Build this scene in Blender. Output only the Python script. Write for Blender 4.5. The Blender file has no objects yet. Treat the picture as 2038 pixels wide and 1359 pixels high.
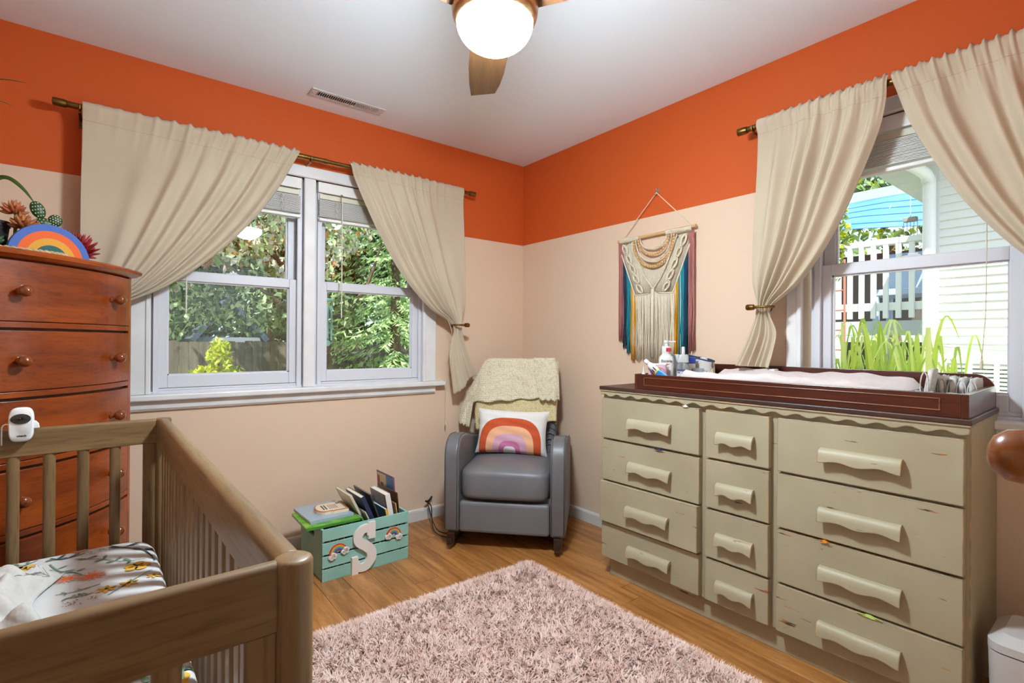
import bpy, bmesh, math, random
from mathutils import Matrix, Vector, Euler
import numpy as np

scene = bpy.context.scene
COL = scene.collection
random.seed(7)
RNG = np.random.default_rng(11)
PI = math.pi

# ------------------------------------------------------------------ camera, world, light, exposure
CAM_POS = Vector((-2.379, -2.912, 1.138))
YAW, PITCH, ROLL, FPX = 0.6645, 0.0016, 0.0064, 1009.24
cam_data = bpy.data.cameras.new('camera')
cam = bpy.data.objects.new('camera', cam_data)
COL.objects.link(cam)
fw = Vector((math.sin(YAW) * math.cos(PITCH), math.cos(YAW) * math.cos(PITCH), math.sin(PITCH)))
rt = Vector((math.cos(YAW), -math.sin(YAW), 0))
up = rt.cross(fw)
r2 = rt * math.cos(ROLL) + up * math.sin(ROLL)
u2 = -rt * math.sin(ROLL) + up * math.cos(ROLL)
m = Matrix((r2, u2, -fw)).transposed().to_4x4()
m.translation = CAM_POS
cam.matrix_world = m
cam_data.sensor_width = 36.0
cam_data.lens = FPX / 2038.0 * 36.0
cam_data.clip_start = 0.02
cam_data.clip_end = 200
scene.camera = cam

world = bpy.data.worlds.new('sky')
scene.world = world
world.use_nodes = True
bg = world.node_tree.nodes['Background']
bg.inputs[0].default_value = (0.62, 0.80, 1.0, 1)
bg.inputs[1].default_value = 2.0

sun_d = bpy.data.lights.new('sun', 'SUN')
sun_d.energy = 10.0
sun_d.angle = 0.0095
sun_d.color = (1.0, 0.95, 0.86)
sun = bpy.data.objects.new('sun', sun_d)
COL.objects.link(sun)
sun.rotation_euler = Vector((0.62, 0.42, -0.95)).to_track_quat('-Z', 'Y').to_euler()

LAMP_STRENGTH = 315.0
LAMP_COLOR = (0.82, 0.97, 1.06)
scene.view_settings.view_transform = 'Standard'
scene.view_settings.look = 'None'
scene.view_settings.gamma = 1.0
scene.view_settings.use_curve_mapping = False
scene.view_settings.exposure = 0.22

scene.cycles.max_bounces = 7
scene.cycles.transparent_max_bounces = 10

# ------------------------------------------------------------------ materials
def lin(c):
    if isinstance(c, str):
        c = tuple(int(c[i:i + 2], 16) for i in (0, 2, 4))
    return tuple((v / 255 / 12.92 if v / 255 <= 0.04045 else ((v / 255 + 0.055) / 1.055) ** 2.4) for v in c) + (1,)

MATS = {}
def mat(name, c1, c2=None, scale=6.0, stretch=(1, 1, 1), rough=0.55, metal=0.0, bump=None, coat=0.0,
        sheen=0.0, rnd=0.0, emit=0.0, trans=0.0, spec=0.5, detail=4.0, ramp=(0.35, 0.7), sub=0.0):
    if name in MATS:
        return MATS[name]
    m = bpy.data.materials.new(name)
    MATS[name] = m
    m.use_nodes = True
    nt = m.node_tree
    b = nt.nodes['Principled BSDF']
    b.inputs['Roughness'].default_value = rough
    b.inputs['Metallic'].default_value = metal
    b.inputs['Coat Weight'].default_value = coat
    b.inputs['Coat Roughness'].default_value = 0.12
    b.inputs['Sheen Weight'].default_value = sheen
    b.inputs['Transmission Weight'].default_value = trans
    b.inputs['Specular IOR Level'].default_value = spec
    if emit:
        b.inputs['Emission Color'].default_value = lin(c1)
        b.inputs['Emission Strength'].default_value = emit
    b.inputs['Base Color'].default_value = lin(c1)
    L = nt.links.new
    tc = mp = None
    if c2 or bump:
        tc = nt.nodes.new('ShaderNodeTexCoord')
        mp = nt.nodes.new('ShaderNodeMapping')
        mp.inputs['Scale'].default_value = stretch
        L(tc.outputs['Object'], mp.inputs['Vector'])
    out = None
    if c2:
        n = nt.nodes.new('ShaderNodeTexNoise')
        n.inputs['Scale'].default_value = scale
        n.inputs['Detail'].default_value = detail
        L(mp.outputs[0], n.inputs['Vector'])
        r = nt.nodes.new('ShaderNodeValToRGB')
        r.color_ramp.elements[0].position = ramp[0]
        r.color_ramp.elements[1].position = ramp[1]
        r.color_ramp.elements[0].color = lin(c1)
        r.color_ramp.elements[1].color = lin(c2)
        L(n.outputs['Fac'], r.inputs[0])
        out = r.outputs[0]
    if rnd:
        oi = nt.nodes.new('ShaderNodeObjectInfo')
        mr = nt.nodes.new('ShaderNodeMapRange')
        mr.inputs[3].default_value = 1 - rnd
        mr.inputs[4].default_value = 1 + rnd
        L(oi.outputs['Random'], mr.inputs[0])
        hs = nt.nodes.new('ShaderNodeHueSaturation')
        hs.inputs['Color'].default_value = lin(c1)
        if out:
            L(out, hs.inputs['Color'])
        L(mr.outputs[0], hs.inputs['Value'])
        out = hs.outputs[0]
        if c2:
            ad = nt.nodes.new('ShaderNodeVectorMath')
            ad.operation = 'ADD'
            cmb = nt.nodes.new('ShaderNodeCombineXYZ')
            ml = nt.nodes.new('ShaderNodeMath')
            ml.operation = 'MULTIPLY'
            ml.inputs[1].default_value = 37.0
            L(oi.outputs['Random'], ml.inputs[0])
            for k in range(3):
                L(ml.outputs[0], cmb.inputs[k])
            L(tc.outputs['Object'], ad.inputs[0])
            L(cmb.outputs[0], ad.inputs[1])
            L(ad.outputs[0], mp.inputs['Vector'])
    if out:
        L(out, b.inputs['Base Color'])
    if bump:
        n2 = nt.nodes.new('ShaderNodeTexNoise')
        n2.inputs['Scale'].default_value = bump[0]
        n2.inputs['Detail'].default_value = 3
        L(mp.outputs[0], n2.inputs['Vector'])
        bp = nt.nodes.new('ShaderNodeBump')
        bp.inputs['Strength'].default_value = bump[1]
        bp.inputs['Distance'].default_value = bump[2] if len(bump) > 2 else 0.004
        L(n2.outputs['Fac'], bp.inputs['Height'])
        L(bp.outputs[0], b.inputs['Normal'])
    return m

def nodes_of(m):
    return m.node_tree.nodes, m.node_tree.links.new, m.node_tree.nodes['Principled BSDF']

def wood(name, dark, light, rough=0.4, coat=0.0, rnd=0.06, axis=0, scale=3.0, knots=False):
    """stretched grain along a local axis, with fine dark pores"""
    if name in MATS:
        return MATS[name]
    st = [9, 9, 9]
    st[axis] = 0.8
    m = mat(name, dark, light, scale=scale, stretch=tuple(st), rough=rough, coat=coat, rnd=rnd, detail=6, ramp=(0.3, 0.72))
    N, L, b = nodes_of(m)
    src = b.inputs['Base Color'].links[0].from_socket
    mp = [n for n in N if n.type == 'MAPPING'][0]
    w = N.new('ShaderNodeTexNoise')
    w.inputs['Scale'].default_value = scale * 9
    w.inputs['Detail'].default_value = 4
    L(mp.outputs[0], w.inputs['Vector'])
    r = N.new('ShaderNodeValToRGB')
    r.color_ramp.elements[0].position = 0.32
    r.color_ramp.elements[0].color = (0.62, 0.58, 0.55, 1)
    r.color_ramp.elements[1].position = 0.5
    r.color_ramp.elements[1].color = (1, 1, 1, 1)
    L(w.outputs['Fac'], r.inputs[0])
    mx = N.new('ShaderNodeMixRGB')
    mx.blend_type = 'MULTIPLY'
    mx.inputs[0].default_value = 0.75
    L(src, mx.inputs[1])
    L(r.outputs[0], mx.inputs[2])
    last = mx.outputs[0]
    if knots:
        tc = [n for n in N if n.type == 'TEX_COORD'][0]
        v = N.new('ShaderNodeTexVoronoi')
        v.inputs['Scale'].default_value = 3.2
        L(tc.outputs['Object'], v.inputs['Vector'])
        r3 = N.new('ShaderNodeValToRGB')
        r3.color_ramp.elements[0].position = 0.02
        r3.color_ramp.elements[0].color = (0.12, 0.08, 0.06, 1)
        r3.color_ramp.elements[1].position = 0.09
        r3.color_ramp.elements[1].color = (1, 1, 1, 1)
        L(v.outputs['Distance'], r3.inputs[0])
        mx2 = N.new('ShaderNodeMixRGB')
        mx2.blend_type = 'MULTIPLY'
        mx2.inputs[0].default_value = 0.8
        L(last, mx2.inputs[1])
        L(r3.outputs[0], mx2.inputs[2])
        last = mx2.outputs[0]
    L(last, b.inputs['Base Color'])
    return m

# two-tone wall paint: orange band above a level line, cream below
wallm = mat('two_tone_paint', 'e9cdb2', rough=0.75, bump=(260, 0.18, 0.002))
N, L, b = nodes_of(wallm)
geo = N.new('ShaderNodeNewGeometry')
sx = N.new('ShaderNodeSeparateXYZ')
L(geo.outputs['Position'], sx.inputs[0])
gt = N.new('ShaderNodeMath')
gt.operation = 'GREATER_THAN'
gt.inputs[1].default_value = 1.853
L(sx.outputs[2], gt.inputs[0])
mx = N.new('ShaderNodeMixRGB')
mx.inputs[1].default_value = lin('e0c3a8')
mx.inputs[2].default_value = lin('cb5616')
L(gt.outputs[0], mx.inputs[0])
L(mx.outputs[0], b.inputs['Base Color'])

ceilm = mat('ceiling_paint', 'edf5fd', rough=0.85, bump=(180, 0.12, 0.002))
trimm = mat('white_trim_paint', 'dcd9d8', 'e6e4e2', scale=9, rough=0.4, bump=(40, 0.08, 0.002))
vinylm = mat('white_vinyl', 'd3d2d8', rough=0.35)
basem = mat('baseboard_paint', 'd6d2cc', rough=0.45)
brassm = mat('antique_brass', '8a6a3a', '6f5228', scale=30, rough=0.32, metal=1.0)
bronzem = mat('brushed_bronze', 'b08a62', 'c9a67c', scale=60, stretch=(1, 1, 12), rough=0.3, metal=1.0)
chromem = mat('chrome', 'c8c8c8', rough=0.15, metal=1.0)
curtm = mat('beige_curtain_cloth', 'bdac94', 'c5b59c', scale=3, rough=0.85, sheen=0.2, bump=(420, 0.25, 0.002))
floorm = wood('floor_laminate', '875023', 'c08548', rough=0.33, coat=0.12, rnd=0.14, axis=1, scale=3.4)
chestw = wood('red_brown_pine', '702a04', '9e460a', rough=0.32, coat=0.22, rnd=0.07, axis=0, scale=2.2, knots=True)
knobw = mat('turned_knob_wood', '6a2c0c', '8a4218', scale=20, rough=0.2, coat=0.6)
cribw = wood('walnut_stained_wood', '6b5133', '8c6d47', rough=0.42, coat=0.12, rnd=0.05, axis=0, scale=1.8)
cribwy = wood('walnut_stained_wood_long', '6b5133', '8c6d47', rough=0.42, coat=0.12, rnd=0.05, axis=1, scale=1.8)
cribwz = wood('walnut_stained_wood_upright', '6b5133', '8c6d47', rough=0.42, coat=0.12, rnd=0.05, axis=2, scale=1.8)
trayw = wood('dark_espresso_wood', '3a150c', '592516', rough=0.28, coat=0.35, rnd=0.03, axis=0, scale=2.0)
topw = wood('worn_brown_top', '33201a', '55382a', rough=0.4, rnd=0.0, axis=0, scale=2.5)
bladew = wood('fan_blade_oak', '4a2e18', '684626', rough=0.5, rnd=0.0, axis=0, scale=2.6)

# distressed sage paint: bare wood shows along worn edges and in thin scratches
sage = mat('distressed_sage_paint', 'a2967a', 'aba085', scale=4, rough=0.5, bump=(60, 0.1, 0.002), rnd=0.02)
N, L, b = nodes_of(sage)
src = b.inputs['Base Color'].links[0].from_socket
bev = N.new('ShaderNodeBevel')
bev.samples = 4
bev.inputs['Radius'].default_value = 0.0055
geo = N.new('ShaderNodeNewGeometry')
dt = N.new('ShaderNodeVectorMath')
dt.operation = 'DOT_PRODUCT'
L(bev.outputs[0], dt.inputs[0])
L(geo.outputs['Normal'], dt.inputs[1])
iv = N.new('ShaderNodeMath')
iv.operation = 'SUBTRACT'
iv.inputs[0].default_value = 1.0
L(dt.outputs['Value'], iv.inputs[1])
nz = N.new('ShaderNodeTexNoise')
nz.inputs['Scale'].default_value = 34
nz.inputs['Detail'].default_value = 5
L(geo.outputs['Position'], nz.inputs['Vector'])
ml = N.new('ShaderNodeMath')
ml.operation = 'MULTIPLY'
L(iv.outputs[0], ml.inputs[0])
L(nz.outputs['Fac'], ml.inputs[1])
g1 = N.new('ShaderNodeMath')
g1.operation = 'GREATER_THAN'
g1.inputs[1].default_value = 0.028
L(ml.outputs[0], g1.inputs[0])
mp = N.new('ShaderNodeMapping')
mp.inputs['Scale'].default_value = (60, 7, 75)
mp.inputs['Rotation'].default_value = (0, 0, 0)
L(geo.outputs['Position'], mp.inputs['Vector'])
n3 = N.new('ShaderNodeTexNoise')
n3.inputs['Scale'].default_value = 1.0
n3.inputs['Detail'].default_value = 5
L(mp.outputs[0], n3.inputs['Vector'])
g2 = N.new('ShaderNodeMath')
g2.operation = 'GREATER_THAN'
g2.inputs[1].default_value = 0.70
L(n3.outputs['Fac'], g2.inputs[0])
mxa = N.new('ShaderNodeMath')
mxa.operation = 'MAXIMUM'
L(g1.outputs[0], mxa.inputs[0])
L(g2.outputs[0], mxa.inputs[1])
wr = N.new('ShaderNodeMixRGB')
L(mxa.outputs[0], wr.inputs[0])
L(src, wr.inputs[1])
wn = N.new('ShaderNodeTexNoise')
wn.inputs['Scale'].default_value = 14
L(geo.outputs['Position'], wn.inputs['Vector'])
wc = N.new('ShaderNodeValToRGB')
wc.color_ramp.elements[0].position = 0.42
wc.color_ramp.elements[0].color = lin('4f3524')
wc.color_ramp.elements[1].position = 0.58
wc.color_ramp.elements[1].color = lin('b9753a')
L(wn.outputs['Fac'], wc.inputs[0])
L(wc.outputs[0], wr.inputs[2])
L(wr.outputs[0], b.inputs['Base Color'])

# clear window pane: mostly transparent with a mirror share by Fresnel
glassm = bpy.data.materials.new('window_glass')
glassm.use_nodes = True
N = glassm.node_tree.nodes
L = glassm.node_tree.links.new
N.remove(N['Principled BSDF'])
tr = N.new('ShaderNodeBsdfTransparent')
tr.inputs[0].default_value = (0.96, 0.98, 0.97, 1)
gl = N.new('ShaderNodeBsdfGlossy')
gl.inputs['Roughness'].default_value = 0.0
gl.inputs[0].default_value = (1, 1, 1, 1)
fr = N.new('ShaderNodeFresnel')
fr.inputs[0].default_value = 1.5
ms = N.new('ShaderNodeMixShader')
L(fr.outputs[0], ms.inputs[0])
L(tr.outputs[0], ms.inputs[1])
L(gl.outputs[0], ms.inputs[2])
L(ms.outputs[0], N['Material Output'].inputs[0])
MATS['window_glass'] = glassm

# ------------------------------------------------------------------ mesh helpers
class G:
    def __init__(self):
        self.v = []
        self.f = []
        self.mi = []
        self.cur = 0
    def use(self, i):
        self.cur = i
        return self
    def add(self, verts, faces, M=None):
        o = len(self.v)
        if M is not None:
            verts = [tuple(M @ Vector(p)) for p in verts]
        self.v += [tuple(p) for p in verts]
        for f in faces:
            self.f.append(tuple(o + i for i in f))
            self.mi.append(self.cur)
        return self
    def box(self, x0, x1, y0, y1, z0, z1, M=None):
        v = [(x, y, z) for z in (z0, z1) for y in (y0, y1) for x in (x0, x1)]
        f = [(0, 2, 3, 1), (4, 5, 7, 6), (0, 1, 5, 4), (2, 6, 7, 3), (0, 4, 6, 2), (1, 3, 7, 5)]
        return self.add(v, f, M)
    def prism(self, poly, a, b, plane='xy', M=None):
        """closed outline extruded from a to b along the third axis"""
        n = len(poly)
        def P(p, h):
            if plane == 'xy':
                return (p[0], p[1], h)
            if plane == 'xz':
                return (p[0], h, p[1])
            return (h, p[0], p[1])
        v = [P(p, a) for p in poly] + [P(p, b) for p in poly]
        f = [tuple(range(n - 1, -1, -1)), tuple(range(n, 2 * n))]
        f += [(i, (i + 1) % n, n + (i + 1) % n, n + i) for i in range(n)]
        return self.add(v, f, M)
    def tube(self, pts, r, n=8, M=None, cap=True, closed=False):
        pts = [Vector(p) for p in pts]
        k = len(pts)
        rs = r if isinstance(r, (list, tuple)) else [r] * k
        ref = None
        V = []
        for i, p in enumerate(pts):
            if closed:
                t = pts[(i + 1) % k] - pts[i - 1]
            else:
                t = pts[min(i + 1, k - 1)] - pts[max(i - 1, 0)]
            if t.length < 1e-9:
                t = Vector((0, 0, 1))
            t.normalize()
            if ref is None:
                ref = Vector((0, 0, 1)) if abs(t.z) < 0.9 else Vector((1, 0, 0))
            a = ref - t * ref.dot(t)
            if a.length < 1e-6:
                a = t.orthogonal()
            a.normalize()
            ref = a
            c = t.cross(a)
            for j in range(n):
                w = 2 * PI * j / n
                V.append(p + (a * math.cos(w) + c * math.sin(w)) * rs[i])
        F = []
        for i in range(k if closed else k - 1):
            i2 = (i + 1) % k
            for j in range(n):
                F.append((i * n + j, i * n + (j + 1) % n, i2 * n + (j + 1) % n, i2 * n + j))
        if cap and not closed:
            F.append(tuple(range(n - 1, -1, -1)))
            F.append(tuple((k - 1) * n + j for j in range(n)))
        return self.add(V, F, M)
    def lathe(self, prof, n=24, M=None):
        """profile of (radius, z) turned about the z axis"""
        V = []
        F = []
        k = len(prof)
        for r, z in prof:
            for j in range(n):
                w = 2 * PI * j / n
                V.append((r * math.cos(w), r * math.sin(w), z))
        for i in range(k - 1):
            for j in range(n):
                F.append((i * n + j, i * n + (j + 1) % n, (i + 1) * n + (j + 1) % n, (i + 1) * n + j))
        if prof[0][0] > 1e-5:
            F.append(tuple(range(n - 1, -1, -1)))
        if prof[-1][0] > 1e-5:
            F.append(tuple((k - 1) * n + j for j in range(n)))
        return self.add(V, F, M)
    def grid(self, fn, nu, nv, M=None, close_u=False):
        V = [fn(i / nu, j / nv) for j in range(nv + 1) for i in range(nu + 1)]
        w = nu + 1
        F = [(j * w + i, j * w + i + 1, (j + 1) * w + i + 1, (j + 1) * w + i) for j in range(nv) for i in range(nu)]
        return self.add(V, F, M)
    def ball(self, c, r, n=10, m=6, s=(1, 1, 1)):
        pr = [(max(r * math.sin(PI * i / m), 1e-6), -r * math.cos(PI * i / m)) for i in range(m + 1)]
        M = Matrix.Translation(c) @ Matrix.Diagonal((s[0], s[1], s[2], 1))
        return self.lathe(pr, n, M)
    def mesh(self, name):
        me = bpy.data.meshes.new(name)
        me.from_pydata(self.v, [], self.f)
        return me
    def build(self, name, m, parent=None, smooth=False, bevel=0.0, seg=2, loc=None, rot=None, solid=0.0, sub=0, weld=False, angle=None, fix=True):
        me = self.mesh(name)
        ms = m if isinstance(m, (list, tuple)) else [m]
        for k in ms:
            me.materials.append(k)
        if len(ms) > 1:
            me.polygons.foreach_set('material_index', self.mi)
        if weld or fix:
            bm = bmesh.new()
            bm.from_mesh(me)
            if weld:
                bmesh.ops.remove_doubles(bm, verts=bm.verts, dist=1e-5)
            bmesh.ops.recalc_face_normals(bm, faces=bm.faces)
            bm.to_mesh(me)
            bm.free()
        if smooth:
            me.polygons.foreach_set('use_smooth', [True] * len(me.polygons))
            if smooth == 'auto':
                try:
                    me.set_sharp_from_angle(angle=math.radians(angle or 40))
                except Exception:
                    pass
        o = bpy.data.objects.new(name, me)
        COL.objects.link(o)
        if parent is not None:
            o.parent = parent
        if loc is not None:
            o.location = loc
        if rot is not None:
            o.rotation_euler = rot
        if bevel:
            md = o.modifiers.new('bevel', 'BEVEL')
            md.width = bevel
            md.segments = seg
            md.limit_method = 'ANGLE'
            md.angle_limit = math.radians(40)
        if solid:
            md = o.modifiers.new('thickness', 'SOLIDIFY')
            md.thickness = solid
            md.offset = 0
        if sub:
            md = o.modifiers.new('subdivision', 'SUBSURF')
            md.levels = sub
            md.render_levels = sub
        return o

def tag(o, label=None, cat=None, group=None, kind=None):
    if label:
        o['label'] = label
    if cat:
        o['category'] = cat
    if group:
        o['group'] = group
    if kind:
        o['kind'] = kind
    return o

def thing(name, label, cat, loc=(0, 0, 0), rotz=0.0, group=None, rot=None):
    o = bpy.data.objects.new(name, None)
    o.empty_display_size = 0.05
    COL.objects.link(o)
    o.location = loc
    o.rotation_euler = rot if rot is not None else (0, 0, rotz)
    return tag(o, label, cat, group)

def struct(name, loc=(0, 0, 0)):
    o = bpy.data.objects.new(name, None)
    COL.objects.link(o)
    o.location = loc
    o['kind'] = 'structure'
    return o

def inst(o, parent=None, loc=None, rot=None, scale=None, name=None):
    c = o.copy()
    COL.objects.link(c)
    if parent is not None:
        c.parent = parent
    if loc is not None:
        c.location = loc
    if rot is not None:
        c.rotation_euler = rot
    if scale is not None:
        c.scale = scale
    return c

def lerp(a, b, t):
    return a + (b - a) * t

def poly_at(pts, t):
    """point on a polyline given as (t, a, b, ...) keyed values, smooth between keys"""
    if t <= pts[0][0]:
        return pts[0][1:]
    for p, q in zip(pts, pts[1:]):
        if t <= q[0]:
            k = (t - p[0]) / (q[0] - p[0])
            return tuple(lerp(a, c, k) for a, c in zip(p[1:], q[1:]))
    return pts[-1][1:]

def crom(pts, n):
    """Catmull-Rom through points, n samples per span"""
    P = [Vector(p) for p in pts]
    out = []
    for i in range(len(P) - 1):
        p0 = P[max(i - 1, 0)]
        p1, p2 = P[i], P[i + 1]
        p3 = P[min(i + 2, len(P) - 1)]
        for k in range(n):
            t = k / n
            out.append(0.5 * ((2 * p1) + (p2 - p0) * t + (2 * p0 - 5 * p1 + 4 * p2 - p3) * t * t + (3 * p1 - p0 - 3 * p2 + p3) * t ** 3))
    out.append(P[-1])
    return out

def text_mesh(txt, size, name, m, parent=None, loc=(0, 0, 0), rot=(0, 0, 0), depth=0.0004, bold=0.0, sx=1.0, align='CENTER'):
    cu = bpy.data.curves.new(name, 'FONT')
    cu.body = txt
    cu.size = size
    cu.extrude = depth
    cu.offset = bold
    cu.align_x = align
    cu.align_y = 'CENTER'
    cu.resolution_u = 3
    t = bpy.data.objects.new(name + '_source', cu)
    COL.objects.link(t)
    dg = bpy.context.evaluated_depsgraph_get()
    me = bpy.data.meshes.new_from_object(t.evaluated_get(dg))
    bpy.data.objects.remove(t)
    me.materials.clear()
    me.materials.append(m)
    me.name = name
    o = bpy.data.objects.new(name, me)
    COL.objects.link(o)
    o.parent = parent
    o.location = loc
    o.rotation_euler = rot
    o.scale = (sx, 1, 1)
    return o
# ------------------------------------------------------------------ room shell
H = 2.44
XW, YR = -3.12, -2.90          # far side wall and rear wall
# floor: laminate planks along Y, each one its own piece
floor = G().box(XW - 0.1, 0.12, -4.1, 0.12, -0.06, -0.008).build('floor', mat('subfloor', '3d2410', rough=0.7))
floor['kind'] = 'structure'
PW = 0.124
base_plank = None
x = XW
row = 0
while x < 0.0:
    w = min(PW, 0.0 - x)
    off = random.Random(row * 5 + 2).random() * 1.1
    y = YR - 1.1 + off
    segs = [(max(y0, YR), min(y0 + 1.18, 0.0)) for y0 in (y - 1.18, y, y + 1.18, y + 2.36, y + 3.54)]
    for (a, bb) in segs:
        if bb - a < 0.02:
            continue
        if w > PW - 1e-6 and abs((bb - a) - 1.18) < 1e-6 and base_plank is not None:
            inst(base_plank, floor, (x, a, 0))
            continue
        g = G().box(0.0007, w - 0.0007, 0.0007, bb - a - 0.0007, -0.008, 0.0)
        o = g.build('plank', floorm, floor, loc=(x, a, 0), bevel=0.0006, seg=1)
        if w > PW - 1e-6 and abs((bb - a) - 1.18) < 1e-6:
            base_plank = o
    x += PW
    row += 1
hallf = G().box(XW, 0, -4.1, YR, -0.008, 0.0).build('floor_hall', floorm)
hallf['kind'] = 'structure'

ceil = G().box(XW - 0.1, 0.9, -4.1, 0.9, H, H + 0.2).build('ceiling', ceilm)
ceil['kind'] = 'structure'

def wall_with_holes(name, a0, a1, z0, z1, holes, axis, n0, n1, m):
    """wall box split around rectangular openings; axis 'x' or 'y' is the run"""
    g = G()
    def bx(p, q, lo, hi):
        if q - p < 1e-4 or hi - lo < 1e-4:
            return
        if axis == 'x':
            g.box(p, q, n0, n1, lo, hi)
        else:
            g.box(n0, n1, p, q, lo, hi)
    cur = a0
    for (p, q, lo, hi) in sorted(holes):
        bx(cur, p, z0, z1)
        bx(p, q, z0, lo)
        bx(p, q, hi, z1)
        cur = q
    bx(cur, a1, z0, z1)
    o = g.build(name, m)
    o['kind'] = 'structure'
    return o

W1 = (-2.262, -0.815, 0.872, 2.045)
W2 = (-2.668, -1.935, 0.872, 2.045)     # along y
wall_with_holes('wall_left', XW - 0.1, 0.14, -0.5, H, [W1], 'x', 0.0, 0.14, wallm)
wall_with_holes('wall_right', -4.1, 0.0, -0.5, H, [W2], 'y', 0.0, 0.14, wallm)
wall_with_holes('wall_side', -4.1, 0.0, 0.0, H, [], 'y', XW - 0.1, XW, wallm)
wall_with_holes('wall_rear', XW, 0.0, 0.0, H, [(-2.86, -1.98, 0.0, 2.05)], 'x', YR - 0.11, YR, wallm)
wall_with_holes('wall_hall', XW, 0.0, 0.0, H, [], 'x', -4.2, -4.1, wallm)

# baseboards with a rounded top edge
def baseboard(name, p0, p1, nrm):
    p0 = Vector(p0 + (0,))
    p1 = Vector(p1 + (0,))
    d = (p1 - p0)
    Ln = d.length
    ang = math.atan2(d.y, d.x)
    prof = [(0, 0), (0.014, 0), (0.014, 0.060), (0.011, 0.069), (0.005, 0.072), (0, 0.072)]
    o = G().prism([(p * nrm, z) for p, z in prof], 0, Ln, 'yz').build(name, basem, loc=p0, rot=(0, 0, ang))
    o['kind'] = 'structure'
baseboard('baseboard_left', (XW, 0.0), (0.0, 0.0), -1)
baseboard('baseboard_right', (0.0, YR), (0.0, 0.0), 1)
baseboard('baseboard_side', (XW, YR), (XW, 0.0), -1)

# ------------------------------------------------------------------ windows (local X along the wall, local Y outward)
def sash(parent, name, x0, x1, z0, z1, y0, y1, st, top, bot, lock=True):
    g = G()
    g.box(x0, x0 + st, y0, y1, z0, z1).box(x1 - st, x1, y0, y1, z0, z1)
    g.box(x0 + st, x1 - st, y0, y1, z1 - top, z1).box(x0 + st, x1 - st, y0, y1, z0, z0 + bot)
    o = g.build(name, vinylm, parent, bevel=0.003)
    b2 = G()
    for (a, c, e, f) in ((x0 + st, x0 + st + 0.006, z0 + bot, z1 - top), (x1 - st - 0.006, x1 - st, z0 + bot, z1 - top),
                         (x0 + st, x1 - st, z0 + bot, z0 + bot + 0.006), (x0 + st, x1 - st, z1 - top - 0.006, z1 - top)):
        b2.box(a, c, y0 + 0.012, y1 - 0.004, e, f)
    b2.build('glazing_bead', vinylm, o)
    G().box(x0 + st - 0.004, x1 - st + 0.004, y0 + 0.02, y0 + 0.024, z0 + bot - 0.004, z1 - top + 0.004).build('pane', glassm, o)
    if lock:
        xm = (x0 + x1) / 2
        k = G()
        k.box(xm - 0.03, xm + 0.03, y0 + 0.006, y1 - 0.004, z1, z1 + 0.006)
        k.box(xm - 0.012, xm + 0.022, y0 + 0.01, y1 - 0.01, z1 + 0.006, z1 + 0.014)
        k.build('sash_lock', vinylm, o, bevel=0.002)
    return o

def window_unit(parent, x0, x1, z0, z1, zm):
    """one double-hung unit between jambs"""
    g = G()
    g.box(x0 - 0.03, x0, 0.025, 0.135, z0, z1).box(x1, x1 + 0.03, 0.025, 0.135, z0, z1)
    g.box(x0 - 0.03, x1 + 0.03, 0.025, 0.135, z1 - 0.01, z1 + 0.0)
    g.box(x0 - 0.012, x0 + 0.012, 0.008, 0.026, z0, z1).box(x1 - 0.012, x1 + 0.012, 0.008, 0.026, z0, z1)
    g.build('jamb', vinylm, parent, bevel=0.002)
    s = G().box(x0 - 0.03, x1 + 0.03, 0.012, 0.135, z0 - 0.012, z0 + 0.012)
    s.box(x0 - 0.03, x1 + 0.03, 0.022, 0.135, z0 + 0.012, z0 + 0.022)
    s.build('sill_track', vinylm, parent, bevel=0.002)
    sash(parent, 'lower_sash', x0 + 0.003, x1 - 0.003, z0 + 0.024, zm + 0.024, 0.030, 0.064, 0.044, 0.047, 0.060)
    sash(parent, 'upper_sash', x0 + 0.003, x1 - 0.003, zm - 0.024, z1 - 0.012, 0.070, 0.104, 0.044, 0.047, 0.050, lock=False)

def casing_set(parent, xa, xb, xo0, xo1, ztop, zhead, zst, mullion=None, stool_ends=(0.055, 0.055)):
    def member(nm, x0, x1, z0, z1, y=0.02):
        G().box(x0, x1, -y, 0.0, z0, z1).build(nm, trimm, parent, bevel=0.006)
    for (p, q) in ((xo0, xa), (xb, xo1)):
        member('side_casing', p, q, zst, zhead)
        inner = q if p == xo0 else p
        s = 1 if p == xo0 else -1
        a, c = sorted((inner - s * 0.016, inner + s * 0.004))
        G().box(a, c, -0.026, 0.0, zst, zhead).build('casing_bead', trimm, parent, bevel=0.004)
    member('head_casing', xo0 - 0.006, xo1 + 0.006, zhead, ztop, 0.024)
    if mullion:
        member('mullion', mullion[0], mullion[1], zst, zhead, 0.014)
        G().box(mullion[0] + 0.002, mullion[1] - 0.002, 0.0, 0.135, zst, zhead).build('mullion_post', vinylm, parent)
    G().box(xo0 - stool_ends[0], xo1 + stool_ends[1], -0.055, 0.03, zst - 0.028, zst).build('stool', trimm, parent, bevel=0.006)
    ap = [(0, 0), (-0.012, 0), (-0.022, 0.012), (-0.024, 0.05), (0, 0.05)]
    G().prism([(a, zst - 0.078 + c) for a, c in ap], xo0 + 0.004, xo1 - 0.004, 'yz').build('apron', trimm, parent, bevel=0.002)

win1 = struct('window_1')
casing_set(win1, -2.252, -0.829, -2.343, -0.738, 2.099, 2.036, 0.884, mullion=(-1.563, -1.500))
window_unit(win1, -2.226, -1.580, 0.884, 2.036, 1.452)
window_unit(win1, -1.472, -0.838, 0.884, 2.036, 1.452)
win2 = struct('window_2')
win2.rotation_euler = (0, 0, -PI / 2)
casing_set(win2, 1.944, 2.660, 1.883, 2.752, 2.099, 2.036, 0.884)
window_unit(win2, 2.000, 2.642, 0.884, 2.036, 1.455)

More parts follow.
